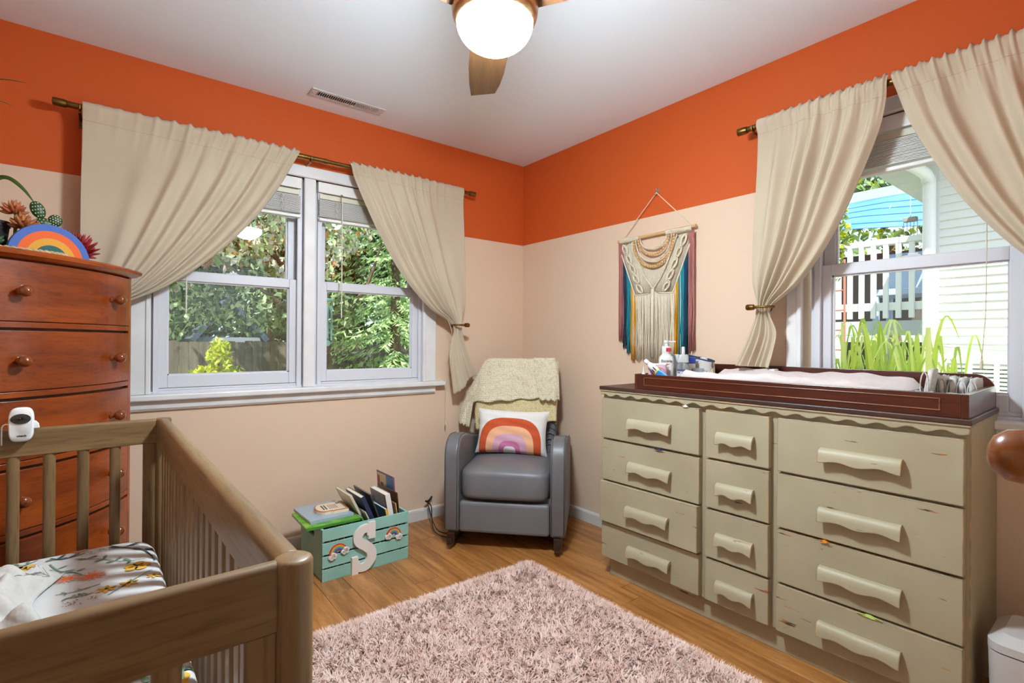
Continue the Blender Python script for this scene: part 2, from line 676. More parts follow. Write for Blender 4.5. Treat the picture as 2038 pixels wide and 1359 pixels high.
# ------------------------------------------------------------------ raised venetian blinds inside the frames
def blind(label, x0, x1, rotz, wand_x, cord=None, cord_x=None):
    t = thing('venetian_blind', label, 'window blind', (0, 0, 0), rotz, 'raised white blinds in the windows')
    wm = mat('white_blind_slat', 'ece8e4', rough=0.45)
    G().box(x0, x1, -0.012, 0.020, 1.972, 2.030).build('valance', wm, t, bevel=0.003)
    G().box(x0 + 0.01, x1 - 0.01, -0.006, 0.022, 1.938, 1.966).build('headrail', mat('cream_headrail', 'd9d3bd', rough=0.4), t, bevel=0.003)
    n = 17
    s0 = None
    for i in range(n):
        z = 1.928 - i * 0.0056
        if s0 is None:
            g = G()
            g.grid(lambda u, v: (lerp(x0 + 0.004, x1 - 0.004, u), lerp(-0.020, 0.022, v), 0.0016 * (1 - (2 * v - 1) ** 2)), 1, 4)
            s0 = g.build('slat', wm, t, loc=(0, 0, z), solid=0.0022)
        else:
            inst(s0, t, (random.uniform(-0.001, 0.001), random.uniform(-0.0015, 0.0015), z))
    G().box(x0 + 0.004, x1 - 0.004, -0.018, 0.020, 1.812, 1.828).build('bottom_rail', wm, t, bevel=0.004)
    lad = G()
    for xx in (x0 + 0.10, x1 - 0.10):
        for k in range(14):
            z = 1.925 - k * 0.0065
            lad.tube([(xx - 0.012, -0.021, z), (xx - 0.004, -0.026, z - 0.004), (xx + 0.006, -0.026, z + 0.002), (xx + 0.014, -0.021, z - 0.002)], 0.0011, 4)
    tag(lad.build('ladder_strings', mat('blind_string', 'd9d5cb', rough=0.8), t), kind='stuff')
    wc = mat('cream_cord', 'd8cfb4', rough=0.7)
    if wand_x:
        g = G().tube([(wand_x, -0.024, 1.965), (wand_x, -0.030, 1.94), (wand_x, -0.030, 1.27)], 0.0035, 8)
        g.build('wand', mat('clear_wand', 'd9d6c6', rough=0.15, spec=0.8), t)
        G().tube([(wand_x, -0.014, 1.975), (wand_x, -0.026, 1.972), (wand_x, -0.028, 1.958)], 0.003, 6).build('wand_hook', brassm, t)
    if cord:
        G().tube(cord, 0.0016, 6).build('pull_cord', wc, t, smooth=True)
        e = cord[-1]
        G().lathe([(0.0015, 0.0), (0.004, -0.008), (0.005, -0.03), (0.0035, -0.036)], 10, Matrix.Translation(e)).build('tassel', wc, t, smooth=True)
    return t

blind('raised white slatted blind in the left half of the double window', -2.220, -1.578, 0, -2.11)
b2 = blind('raised white slatted blind in the right half of the double window', -1.488, -0.842, 0, -1.36,
      cord=[Vector(p) for p in crom([(-0.95, -0.02, 1.95), (-0.90, -0.05, 1.70), (-0.80, -0.07, 1.45), (-0.70, -0.135, 1.235), (-0.688, -0.12, 1.05), (-0.684, -0.06, 0.85), (-0.682, -0.05, 0.63)], 6)])
blind('raised white slatted blind in the window above the changing tray', 2.004, 2.638, -PI / 2, None,
      cord=[Vector(p) for p in crom([(2.545, -0.03, 1.95), (2.547, -0.035, 1.5), (2.545, -0.035, 1.25), (2.536, -0.04, 1.09)], 6)])

# ------------------------------------------------------------------ ceiling register
t = thing('ceiling_register', 'white slotted air register on the ceiling above the left curtains', 'air vent', (-1.388, -0.19, H - 0.001))
rot = math.radians(-2)
fm = mat('register_white', 'd4d0ce', rough=0.4)
g = G()
x0, x1, y0, y1 = -0.20, 0.20, -0.045, 0.045
g.box(x0, x1, y0, y0 + 0.022, -0.006, 0).box(x0, x1, y1 - 0.022, y1, -0.006, 0)
g.box(x0, x0 + 0.035, y0 + 0.022, y1 - 0.022, -0.006, 0).box(x1 - 0.035, x1, y0 + 0.022, y1 - 0.022, -0.006, 0)
g.build('frame', fm, t, bevel=0.003)
G().box(x0 + 0.03, x1 - 0.03, y0 + 0.02, y1 - 0.02, -0.0012, 0.0).build('slot_shade_plate', mat('slot_shade', '1c1a18', rough=0.9), t)  # solid dark plate, painted as the shade between louvres; no hole behind
lv = None
for i in range(30):
    xx = x0 + 0.040 + i * 0.0110
    if lv is None:
        lv = G().box(-0.0012, 0.0012, -0.023, 0.023, -0.008, 0.0).build('louvre', fm, t, loc=(xx, 0, -0.0015), rot=(0, math.radians(24), 0))
    else:
        inst(lv, t, (xx, 0, -0.0015), (0, math.radians(24 if i < 18 else -24), 0))
for sx_ in (x0 + 0.017, x1 - 0.017):
    G().lathe([(0.004, -0.0075), (0.005, -0.006), (0.005, -0.004)], 10, Matrix.Translation((sx_, 0, 0))).build('screw', fm, t)

# ------------------------------------------------------------------ ceiling fan with a lit globe
FX, FY = -1.497, -1.694
t = thing('ceiling_fan', 'three-blade oak and bronze ceiling fan with a glowing white globe', 'ceiling fan', (FX, FY, H))
G().lathe([(0.07, 0.0), (0.07, -0.02), (0.045, -0.055), (0.016, -0.06), (0.016, -0.14), (0.05, -0.145), (0.11, -0.17), (0.128, -0.20), (0.128, -0.262), (0.118, -0.280), (0.05, -0.285)], 40).build('motor_housing', bronzem, t, smooth='auto')
G().lathe([(0.10, -0.284), (0.128, -0.290), (0.129, -0.312), (0.126, -0.336), (0.118, -0.354), (0.112, -0.358)], 48).build('light_ring', bronzem, t, smooth='auto')
gm = mat('lit_globe', 'fff8f0', emit=LAMP_STRENGTH, rough=0.3)
gm.node_tree.nodes['Principled BSDF'].inputs['Emission Color'].default_value = LAMP_COLOR + (1,)
prof = [(0.1135, -0.335), (0.1145, -0.350)]
for i in range(13):
    a = PI / 2 * i / 12
    prof.append((max(0.1135 * math.cos(a), 1e-5), -0.355 - 0.085 * math.sin(a)))
G().lathe(prof, 48).build('globe', gm, t, smooth=True)
fan_dir = YAW - math.radians(6.8)
for k in range(3):
    a = fan_dir + k * 2 * PI / 3
    ang = PI / 2 - a                      # bearing to math angle
    pts = [(0.10, -0.060), (0.22, -0.066), (0.36, -0.063), (0.44, -0.056), (0.508, -0.044), (0.562, 0.050), (0.47, 0.060), (0.36, 0.066), (0.22, 0.066), (0.10, 0.060)]
    Mb = Matrix.Rotation(math.radians(7), 4, 'X')
    bl = G().prism(pts, -0.004, 0.004, 'xy', Mb).build('blade', bladew, t, loc=(0, 0, -0.306), rot=(0, 0, ang), bevel=0.0015)
    G().box(0.07, 0.17, -0.022, 0.022, 0.004, 0.014).build('blade_iron', bronzem, bl, bevel=0.003)

# ------------------------------------------------------------------ closet door beside the camera: only its knob reaches the picture
d1 = struct('door_1')
dm = mat('white_door_paint', 'dcd8d2', rough=0.5)
G().box(-1.965, -1.10, YR, YR + 0.018, 0.01, 2.03).build('door_leaf', dm, d1, bevel=0.003)
for (a, c) in ((0.15, 0.95), (1.05, 1.95)):
    G().box(-1.87, -1.20, YR + 0.018, YR + 0.023, a, c).build('door_panel', dm, d1, bevel=0.003)
Mk = Matrix.Translation((-1.889, YR + 0.014, 1.062)) @ Matrix.Rotation(-PI / 2, 4, 'X')
G().lathe([(0.012, -0.001), (0.010, 0.006), (0.0085, 0.012), (0.011, 0.016), (0.0165, 0.023), (0.0185, 0.031), (0.0175, 0.039), (0.0125, 0.046), (0.006, 0.049), (1e-5, 0.0497)], 32, Mk).build('door_knob', mat('honey_knob_wood', '6e360e', '834816', scale=30, rough=0.28, coat=0.3), d1, smooth=True)['label'] = 'round honey brown wooden knob'

# ------------------------------------------------------------------ curtain rods
def rod(label, p0, p1, wall_dir, brackets, coupling, rr=(0.0125, 0.0105)):
    """telescoping rod from p0 to p1; brackets as distances along it; wall_dir points to the wall"""
    p0, p1 = Vector(p0), Vector(p1)
    d = p1 - p0
    Ln = d.length
    ang = math.atan2(d.y, d.x)
    t = thing('curtain_rod', label, 'curtain rod', p0, ang)
    s = 1 if wall_dir > 0 else -1
    def cyl(nm, prof, m=brassm):
        return G().lathe(prof, 20, Matrix.Rotation(PI / 2, 4, 'Y')).build(nm, m, t, smooth='auto')
    cyl('outer_tube', [(rr[0], 0.04), (rr[0], coupling)])
    cyl('inner_tube', [(rr[1], coupling), (rr[1], Ln - 0.03)])
    cyl('coupling', [(rr[0], coupling - 0.02), (0.0145, coupling - 0.018), (0.0145, coupling - 0.004), (rr[1], coupling)])
    cyl('finial', [(0.010, -0.002), (0.0165, 0.0), (0.0165, 0.036), (0.0150, 0.040), (0.0150, 0.044), (rr[0], 0.046)])
    cyl('finial', [(rr[1], Ln - 0.046), (0.0140, Ln - 0.044), (0.0140, Ln - 0.038), (0.0160, Ln - 0.036), (0.0160, Ln), (0.010, Ln + 0.002)])
    for bx_ in brackets:
        g = G()
        g.box(bx_ - 0.008, bx_ + 0.008, s * 0.094, s * 0.0995, -0.058, -0.008) if s > 0 else g.box(bx_ - 0.008, bx_ + 0.008, -0.0995, -0.094, -0.058, -0.008)
        a, c = sorted((0.0, s * 0.096))
        g.box(bx_ - 0.005, bx_ + 0.005, a, c, -0.026, -0.018)
        g.tube([(bx_, -0.016 * s, 0.004), (bx_, -0.014 * s, -0.012), (bx_, 0, -0.018), (bx_, 0.014 * s, -0.012), (bx_, 0.016 * s, 0.004)], 0.004, 6)
        br = g.build('bracket', brassm, t, bevel=0.001)
        for zz in (-0.03, -0.047):
            G().ball((bx_, s * 0.0935, zz), 0.0035, 8, 4).build('screw', mat('dark_screw', '4a3a24', rough=0.4, metal=1.0), br)
    return t

RZ = 2.120
rod('long antique brass rod holding the curtains of the double window', (-2.586, -0.10, RZ), (-0.497, -0.10, RZ), 1, (0.085, 1.030, 1.99), 1.12)
rod('antique brass rod above the changing tray window', (-0.10, -1.700, RZ), (-0.10, -2.885, RZ), 1, (0.07, 1.08), 0.75)

# ------------------------------------------------------------------ curtains
def smooth01(x):
    x = min(max(x, 0.0), 1.0)
    return x * x * (3 - 2 * x)

def curtain(label, frame, Lk, Rk, spread, folds, seed, flat_side, tie_t, amp=0.030, nu=170, nv=100, tail_amp=0.03):
    """Lk, Rk: boundary points (s, z) from the rod to the hem; frame 'x' hangs along world x, frame 'y' along -y, 0.1 m off the wall.
    folds: list of (u, width, height) soft ridges running from the rod to the tie"""
    rr = random.Random(seed)
    ph = [rr.uniform(0, 6.28) for _ in range(8)]
    Ls = crom([(k[1], k[2], 0) for k in Lk], 8)
    Rs = crom([(k[1], k[2], 0) for k in Rk], 8)
    def key(P, t):
        q = t * (len(P) - 1)
        i = min(int(q), len(P) - 2)
        return P[i].lerp(P[i + 1], q - i)
    g = G()
    def fn(u, v):
        t = v
        a, b = key(Ls, t), key(Rs, t)
        k = smooth01(t / tie_t)
        uu = u
        if flat_side == 'L':
            uu = u ** lerp(1.0, spread, k)
        else:
            uu = 1 - (1 - u) ** lerp(1.0, spread, k)
        p = a.lerp(b, uu)
        s, z = p.x, p.y
        edge = u if flat_side == 'L' else 1 - u
        grow = smooth01(edge * 2.0)
        f = 0.0
        for (fu, fwid, fh) in folds:
            d_ = (u - fu - 0.015 * math.sin(3.0 * t + fu * 20)) / fwid
            side = 0.55 if (d_ < 0) == (flat_side == 'L') else 1.0      # steeper toward the gathered edge
            f += fh * math.exp(-(d_ / side) ** 2)
        A = amp * (0.30 + 0.75 * smooth01(t / 0.25)) * (1 - 0.25 * k)
        if t > tie_t:
            A = amp * 0.45 + tail_amp * 0.5 * (t - tie_t) / (1 - tie_t)
        nd = 1.25 * A * f
        if t > tie_t:
            q = smooth01((t - tie_t) / 0.06)
            nd = lerp(nd, A * (0.45 * f + 0.9 * math.sin(2 * PI * 1.15 * u + ph[3])), q)
        tie = math.exp(-((t - tie_t) / 0.05) ** 2)
        nd = lerp(nd, 0.012 + 0.3 * nd, tie * 0.7)
        nd += 0.0035 * math.sin(9 * u + 4 * t + ph[0]) + 0.0025 * math.sin(23 * u - 6 * t + ph[1]) * k
        # gathered header: cloth wraps the rod, small ruffles above it
        hdr = smooth01((0.085 - t) / 0.045)
        w = 2 * PI * 9 * (u + 0.03 * math.sin(5 * u + ph[2]))
        ruf = (math.sin(w * 1.7 + ph[5]) + 0.6 * math.sin(w * 3.3 + ph[6])) * (0.15 + 0.85 * grow)
        bulge = math.sqrt(max(0.0, 1 - ((z - 2.120) / 0.024) ** 2)) * 0.006 if abs(z - 2.120) < 0.024 else 0.0
        nd = nd * (1 - 0.7 * hdr) + hdr * (0.012 + bulge + 0.0030 * abs(ruf)) + 0.0030 * ruf * smooth01((0.16 - t) / 0.12)
        if t < 0.028:
            q = 1 - t / 0.028
            z += 0.0045 * ruf * q
            nd -= 0.016 * q * q
        d = 0.106 + max(nd, -0.05)
        if frame == 'x':
            return (s, -d, z)
        return (-d, -s, z)
    g.grid(fn, nu, nv)
    o = g.build('curtain', curtm, smooth=True, solid=0.0025, fix=False)
    # stitched pocket line below the rod
    st = G().tube([Vector(fn(i / 120, 0.072)) + (Vector((0, -0.0016, 0)) if frame == 'x' else Vector((-0.0016, 0, 0))) for i in range(121)], 0.0007, 4)
    st.build('pocket_seam', mat('curtain_seam', 'ab9a7c', rough=0.9), o, fix=False)
    return tag(o, label, 'curtain', 'beige tie-back curtains')

def tieback(label, p, wdir, ang, mir=1):
    """brass hold-back: stem from the wall and a curved arm round the cloth"""
    t = thing('curtain_holdback', label, 'curtain tieback', p, ang)
    G().lathe([(0.014, 0.0), (0.014, 0.005), (0.006, 0.008), (0.006, 0.11)], 14, Matrix.Rotation(PI / 2, 4, 'X')).build('stem', brassm, t, smooth='auto')
    arm = crom([(mir * a, c, e) for a, c, e in ((0, -0.11, 0), (0.006, -0.150, 0), (-0.012, -0.163, 0), (-0.055, -0.160, 0.0), (-0.075, -0.145, 0.0), (-0.08, -0.128, 0))], 5)
    G().tube(arm, 0.0055, 8).build('arm', brassm, t, smooth=True)
    Mf = Matrix.Translation((0.004 * mir, -0.157, 0)) @ Matrix.Rotation(mir * PI / 2, 4, 'Y')
    G().lathe([(0.006, -0.012), (0.012, -0.010), (0.0135, 0.0), (0.0135, 0.018), (0.011, 0.022), (0.004, 0.024)], 16, Mf).build('end_knob', brassm, t, smooth='auto')
    return t

curtain('wide beige curtain swept behind the red-brown chest, left panel of the double window', 'x',
        [(0, -2.492, 2.146), (0, -2.493, 1.96), (0, -2.496, 1.76), (0, -2.497, 1.55), (0, -2.50, 1.38), (0, -2.49, 1.25), (0, -2.50, 1.10), (0, -2.52, 0.95)],
        [(0, -1.612, 2.146), (0, -1.715, 1.935), (0, -1.85, 1.725), (0, -2.01, 1.54), (0, -2.19, 1.386), (0, -2.42, 1.245), (0, -2.40, 1.10), (0, -2.36, 0.93)],
        1.2, [(0.30, 0.10, 0.5), (0.46, 0.05, 0.9), (0.57, 0.045, 0.8), (0.67, 0.04, 1.1), (0.77, 0.045, 0.9), (0.86, 0.03, 1.3), (0.955, 0.035, 1.0)], 3, 'L', 5 / 7, amp=0.026)
curtain('beige curtain beside the grey glider corner, right panel of the double window', 'x',
        [(0, -1.356, 2.146), (0, -1.285, 1.985), (0, -1.175, 1.77), (0, -1.035, 1.55), (0, -0.85, 1.355), (0, -0.672, 1.237), (0, -0.690, 1.06), (0, -0.655, 0.80)],
        [(0, -0.598, 2.146), (0, -0.590, 1.95), (0, -0.582, 1.75), (0, -0.575, 1.55), (0, -0.573, 1.38), (0, -0.600, 1.237), (0, -0.560, 1.09), (0, -0.485, 0.92)],
        1.2, [(0.05, 0.05, 0.9), (0.16, 0.05, 1.2), (0.27, 0.04, 1.0), (0.38, 0.045, 1.2), (0.49, 0.045, 0.9), (0.62, 0.07, 0.6)], 5, 'R', 5 / 7, amp=0.026)
tieback('brass hold-back gathering the curtain at the right of the double window', (-0.60, 0.0, 1.247), 1, 0)

curtain('beige curtain with its tail on the changing pad, left panel', 'y',
        [(0, 1.796, 2.150), (0, 1.794, 1.98), (0, 1.784, 1.78), (0, 1.774, 1.57), (0, 1.772, 1.42), (0, 1.795, 1.292), (0, 1.745, 1.16), (0, 1.690, 1.040)],
        [(0, 2.288, 2.150), (0, 2.262, 1.965), (0, 2.190, 1.765), (0, 2.100, 1.565), (0, 1.985, 1.40), (0, 1.862, 1.290), (0, 1.885, 1.18), (0, 1.850, 1.032)],
        1.15, [(0.22, 0.07, 0.8), (0.38, 0.06, 1.1), (0.52, 0.05, 1.3), (0.64, 0.05, 1.0), (0.76, 0.06, 1.2), (0.93, 0.05, 0.9)], 9, 'L', 5 / 7, amp=0.032, tail_amp=0.05)
tieback('brass hold-back gathering the curtain above the changing pad', (0.0, -1.800, 1.300), 1, -PI / 2, -1)
curtain('beige curtain cut by the right edge of the picture, right panel', 'y',
        [(0, 2.292, 2.150), (0, 2.345, 1.965), (0, 2.425, 1.78), (0, 2.515, 1.61), (0, 2.620, 1.46), (0, 2.765, 1.285), (0, 2.745, 1.15), (0, 2.72, 1.0)],
        [(0, 2.860, 2.150), (0, 2.862, 1.97), (0, 2.864, 1.78), (0, 2.866, 1.6), (0, 2.867, 1.45), (0, 2.850, 1.285), (0, 2.84, 1.15), (0, 2.85, 1.0)],
        1.15, [(0.07, 0.06, 0.9), (0.22, 0.07, 1.1), (0.40, 0.06, 1.0), (0.55, 0.05, 1.2), (0.72, 0.08, 0.8)], 14, 'R', 5 / 7, amp=0.026)
tieback('brass hold-back behind the curtain at the right edge', (0.0, -2.86, 1.29), 1, -PI / 2)

# ------------------------------------------------------------------ sage dresser (local x along the front, y to the wall)
DR = thing('sage_dresser', 'wide distressed sage green dresser with twelve drawers', 'dresser', (-0.4777, -1.2114, 0), math.atan2(-0.9998, 0.0197))
DW, DD = 1.369, 0.448
DTOP = 0.906
G().box(0.0, DW, 0.012, DD, 0.086, DTOP).build('carcass', sage, DR, bevel=0.003)
# face frame: thin uprights and rails between the drawers
cols = [(0.012, 0.532), (0.559, 0.812), (0.841, 1.357)]
rows = [(0.676, 0.868), (0.474, 0.667), (0.274, 0.465), (0.096, 0.265)]
G().box(0.03, DW - 0.03, 0.030, DD - 0.02, 0.0, 0.086).build('plinth', sage, DR, bevel=0.002)
# scalloped apron under the top
n = 240
up_ = [(DW * i / n, 0.0) for i in range(n + 1)]
poly = [(0.0, DTOP)] + [(DW * i / n, 0.884 + 0.0055 * math.sin(2 * PI * 17 * i / n)) for i in range(n + 1)] + [(DW, DTOP)]
G().prism(poly, -0.010, 0.012, 'xz').build('scalloped_trim', sage, DR)
G().box(-0.004, DW + 0.004, -0.014, DD, DTOP - 0.004, DTOP + 0.003).build('top_edge', sage, DR, bevel=0.002)
G().box(-0.006, DW + 0.005, -0.016, DD, DTOP + 0.003, DTOP + 0.020).build('top_board', topw, DR, bevel=0.003)['label'] = 'dark brown worn wooden top'

def pull(w):
    """hood-shaped wooden pull with a wavy lower lip"""
    g = G()
    prof = [(0.0, 0.020), (-0.010, 0.021), (-0.019, 0.016), (-0.025, 0.006), (-0.028, -0.006)]
    N_ = 24
    rowsv = []
    for i in range(N_ + 1):
        u = i / N_
        xx = (u - 0.5) * w
        wv = -0.0045 * math.cos(2 * PI * 2 * u) - 0.002
        e = 0.0015 * (1 - min(1, min(u, 1 - u) * 14))
        pr = [(a + e, c) for a, c in prof]
        pr += [(-0.029, -0.021 + wv), (-0.024, -0.023 + wv), (-0.021, -0.012), (-0.012, 0.004), (0.0, 0.008)]
        rowsv.append([(xx, a, c) for a, c in pr])
    k = len(rowsv[0])
    V = [p for r in rowsv for p in r]
    F = [(i * k + j, i * k + (j + 1) % k, (i + 1) * k + (j + 1) % k, (i + 1) * k + j) for i in range(N_) for j in range(k)]
    F += [tuple(range(k)), tuple(N_ * k + j for j in range(k - 1, -1, -1))]
    return g.add(V, F)
open_amt = {(0, 2): -0.016, (1, 2): -0.003, (2, 3): -0.005, (0, 0): -0.002, (2, 1): -0.003}
pull_w = [0.225, 0.148, 0.232]
pull_mesh = {}
for ci, (a, c) in enumerate(cols):
    for ri, (lo, hi) in enumerate(rows):
        off = open_amt.get((ci, ri), 0.0)
        tl = math.radians(random.uniform(-0.15, 0.15))
        gdr = G().box(0, c - a, -0.012, 0.03, 0, hi - lo)
        dr = gdr.build('drawer', sage, DR, loc=(a, off, lo), bevel=0.002, rot=(0, tl, 0))
        if off < -0.01:
            G().box(0.012, c - a - 0.012, 0.0, 0.20, 0.01, hi - lo - 0.02).build('drawer_box', mat('raw_drawer_wood', 'b58a4a', '9a7038', scale=8, rough=0.7), dr)
        cx = ((a + c) / 2 - a) + (0.018 if ci == 0 else 0.0)
        zc = (hi - lo) / 2 - 0.006
        if ci not in pull_mesh:
            pull_mesh[ci] = pull(pull_w[ci]).build('pull', sage, dr, loc=(cx, -0.012, zc), smooth='auto', angle=50)
        else:
            inst(pull_mesh[ci], dr, (cx, -0.012, zc), (0, math.radians(random.uniform(-0.8, 0.8)), 0))

# bits of clothing caught in the drawers
def scrap(label, u, z, w, hgt, c):
    g = G()
    g.grid(lambda a, b_: ((a - 0.5) * w, -0.003 - 0.004 * math.sin(a * 9) * b_, hgt * (b_ - 0.5) * (1 - (2 * a - 1) ** 2) + 0.001 * math.sin(a * 17)), 10, 3)
    o = g.build('clothing_scrap', mat('cloth_' + c, c, rough=0.9), DR, loc=(u, -0.016, z), solid=0.002)
    o['label'] = label
scrap('navy cloth caught in a drawer gap', 0.34, 0.671, 0.05, 0.010, '2b2c4c')
scrap('bright orange cloth caught in a drawer gap', 1.00, 0.468, 0.035, 0.009, 'd98312')
scrap('lime green cloth caught in a drawer gap', 1.13, 0.268, 0.07, 0.010, 'b9cf6a')
scrap('white cloth caught in a drawer gap', 0.47, 0.874, 0.03, 0.009, 'e6e2dc')

# ------------------------------------------------------------------ changing tray on the dresser top
TT = DTOP + 0.020
TR = thing('changing_tray', 'dark espresso wooden changing tray along the dresser top', 'changing tray', (-0.4777, -1.2114, TT), math.atan2(-0.9998, 0.0197))
tx0, tx1, ty0, ty1 = 0.199, 1.366, -0.004, 0.436
hf = 0.070
G().box(tx0 + 0.018, tx1 - 0.018, ty0, ty0 + 0.016, 0.0, hf).build('front_panel', trayw, TR, bevel=0.002)
mo = G()
mx0, mx1, mz0, mz1 = tx0 + 0.055, tx1 - 0.068, 0.022, 0.052
for (a, c, e, f) in ((mx0, mx1, mz1, mz1 + 0.004), (mx0, mx1, mz0 - 0.004, mz0), (mx0 - 0.004, mx0, mz0 - 0.004, mz1 + 0.004), (mx1, mx1 + 0.004, mz0 - 0.004, mz1 + 0.004)):
    mo.box(a, c, ty0 - 0.0025, ty0, e, f)
mo.build('panel_moulding', wood('tray_moulding_wood', '5a2a18', '8a5434', rough=0.3, coat=0.3, rnd=0.0), TR, bevel=0.001)
for (a, c) in ((tx0, tx0 + 0.018), (tx1 - 0.018, tx1)):
    pl = [(ty0 - 0.001, 0), (ty1, 0), (ty1, hf + 0.004), (ty0 - 0.001, hf)]
    G().prism(pl, a, c, 'yz').build('side_panel', trayw, TR, bevel=0.002)
R_ = 0.055
hb = 0.112
pb = [(tx0, 0.0), (tx1, 0.0)]
pb += [(tx1 - R_ + R_ * math.cos(q), hb - R_ + R_ * math.sin(q)) for q in [PI / 2 * i / 10 for i in range(11)]]
pb += [(tx0 + R_ - R_ * math.sin(q), hb - R_ + R_ * math.cos(q)) for q in [PI / 2 * i / 10 for i in range(11)]]
G().prism(pb, ty1, ty1 + 0.014, 'xz').build('back_panel', trayw, TR, bevel=0.002)
G().box(tx0 + 0.018, tx1 - 0.018, ty0 + 0.016, ty1, 0.0, 0.008).build('tray_floor', trayw, TR)
G().box(tx1 - 0.175, tx1 - 0.165, ty0 + 0.016, ty1, 0.008, 0.060).build('divider', trayw, TR)

# contoured changing pad
def on_tray(name, label, cat, u, v, rz=0.0, z=0.0086, group=None):
    """a thing standing in the tray: position in dresser coordinates"""
    a = math.atan2(-0.9998, 0.0197)
    wx = -0.4777 + u * math.cos(a) - v * math.sin(a)
    wy = -1.2114 + u * math.sin(a) + v * math.cos(a)
    return thing(name, label, cat, (wx, wy, TT + z), a + rz, group)

padm = mat('pale_pink_terry', 'c9bab6', 'd1c4c0', scale=30, rough=0.9, sheen=0.4, bump=(300, 0.3, 0.003))
t = on_tray('changing_pad', 'pale pink covered changing pad with raised sides in the tray', 'changing pad', 0.793, 0.212)
def padf(u, v):
    # u along, v across; closed profile loop in v
    L_ = 0.386
    xx = lerp(-L_, L_, u)
    e = 1 - smooth01(min(u, 1 - u) / 0.03)
    prof = [(-0.185, 0.002), (-0.192, 0.03), (-0.188, 0.072), (-0.168, 0.084), (-0.145, 0.078), (-0.09, 0.048), (0.0, 0.036), (0.09, 0.050), (0.135, 0.076), (0.165, 0.088), (0.186, 0.082), (0.192, 0.045), (0.186, 0.002), (-0.185, 0.002)]
    q = v * (len(prof) - 1)
    i = min(int(q), len(prof) - 2)
    y = lerp(prof[i][0], prof[i + 1][0], q - i)
    z = lerp(prof[i][1], prof[i + 1][1], q - i)
    wr = 0.003 * math.sin(u * 40 + 3 * v) + 0.004 * math.sin(u * 13 + 7 * v)
    if z > 0.01:
        z += wr
    endcut = smooth01((u - 0.80) / 0.2) * 0.030 * (1 if y < 0 else 0.1)
    z = max(0.002, z * (1 - 0.35 * e) - endcut)
    y *= (1 - 0.06 * e)
    return (xx, y, z)
g = G().grid(padf, 60, 52)
o = g.build('pad_cover', padm, t, smooth=True, weld=True)
strap = mat('white_strap', 'dcdad6', rough=0.8)
G().box(-0.15, -0.125, 0.150, 0.190, 0.084, 0.093).build('safety_strap', strap, t, bevel=0.002)

# small standing things at the left end of the tray
white = mat('white_plastic', 'cfcdca', rough=0.3)
white2 = mat('white_bottle', 'cfccc8', rough=0.35, spec=0.4)
navyp = mat('navy_print', '25264a', rough=0.5)
redp = mat('red_print', 'b3262b', rough=0.5)
bluep = mat('blue_print', '2b6cae', rough=0.5)
def rrect(w, d, r, n=6):
    P = []
    for (cx, cy, a0) in ((w / 2 - r, d / 2 - r, 0), (-w / 2 + r, d / 2 - r, PI / 2), (-w / 2 + r, -d / 2 + r, PI), (w / 2 - r, -d / 2 + r, 3 * PI / 2)):
        P += [(cx + r * math.cos(a0 + PI / 2 * i / n), cy + r * math.sin(a0 + PI / 2 * i / n)) for i in range(n + 1)]
    return P
def loft(g, secs, M=None):
    """sections: (outline points list, z)"""
    k = len(secs[0][0])
    V = [(p[0], p[1], z) for pts, z in secs for p in pts]
    F = [(i * k + j, i * k + (j + 1) % k, (i + 1) * k + (j + 1) % k, (i + 1) * k + j) for i in range(len(secs) - 1) for j in range(k)]
    F += [tuple(range(k - 1, -1, -1)), tuple((len(secs) - 1) * k + j for j in range(k))]
    return g.add(V, F, M)

FACE = math.radians(44)      # turn things toward the doorway
# lotion pump bottle
t = on_tray('lotion_bottle', 'tall white pump bottle of lotion with a red badge', 'bottle', 0.264, 0.150, math.radians(30))
g = G()
loft(g, [(rrect(0.066, 0.040, 0.018), 0.0), (rrect(0.070, 0.044, 0.02), 0.006), (rrect(0.070, 0.044, 0.02), 0.128), (rrect(0.062, 0.040, 0.019), 0.140), (rrect(0.040, 0.034, 0.016), 0.150), (rrect(0.038, 0.034, 0.016), 0.156)])
bd = g.build('bottle_body', white2, t, smooth='auto', angle=50)
g = G()
loft(g, [(rrect(0.040, 0.036, 0.017), 0.156), (rrect(0.040, 0.036, 0.017), 0.186), (rrect(0.034, 0.030, 0.014), 0.190)])
g.build('cap', white, t, smooth='auto')
G().lathe([(0.009, 0.190), (0.009, 0.204), (0.012, 0.205), (0.013, 0.214), (0.009, 0.217)], 16).box(0.0, 0.042, -0.006, 0.006, 0.208, 0.215).build('pump_head', white, t, smooth='auto', bevel=0.001)
G().box(0.000, 0.024, -0.0190, -0.0180, 0.164, 0.182).build('badge', redp, t)
text_mesh('Eucerin', 0.0165, 'brand_lettering', mat('dark_print', '2a2622', rough=0.6), bd, (0.004, -0.0228, 0.120), (PI / 2, 0, 0), bold=0.0002)
G().prism([(-0.018, 0.106), (0.022, 0.106), (0.010, 0.103), (0.002, 0.0995), (-0.006, 0.103)], -0.0228, -0.0220, 'xz').build('red_swoosh', redp, bd)
gg = G()
for (a, c, z) in ((-0.004, 0.016, 0.090), (-0.014, 0.020, 0.048), (0.016, 0.022, 0.075), (0.016, 0.022, 0.069)):
    gg.box(a, c, -0.0226, -0.0220, z, z + 0.0022)
gg.build('label_lines', mat('faint_print', '8b7f7c', rough=0.7), bd)

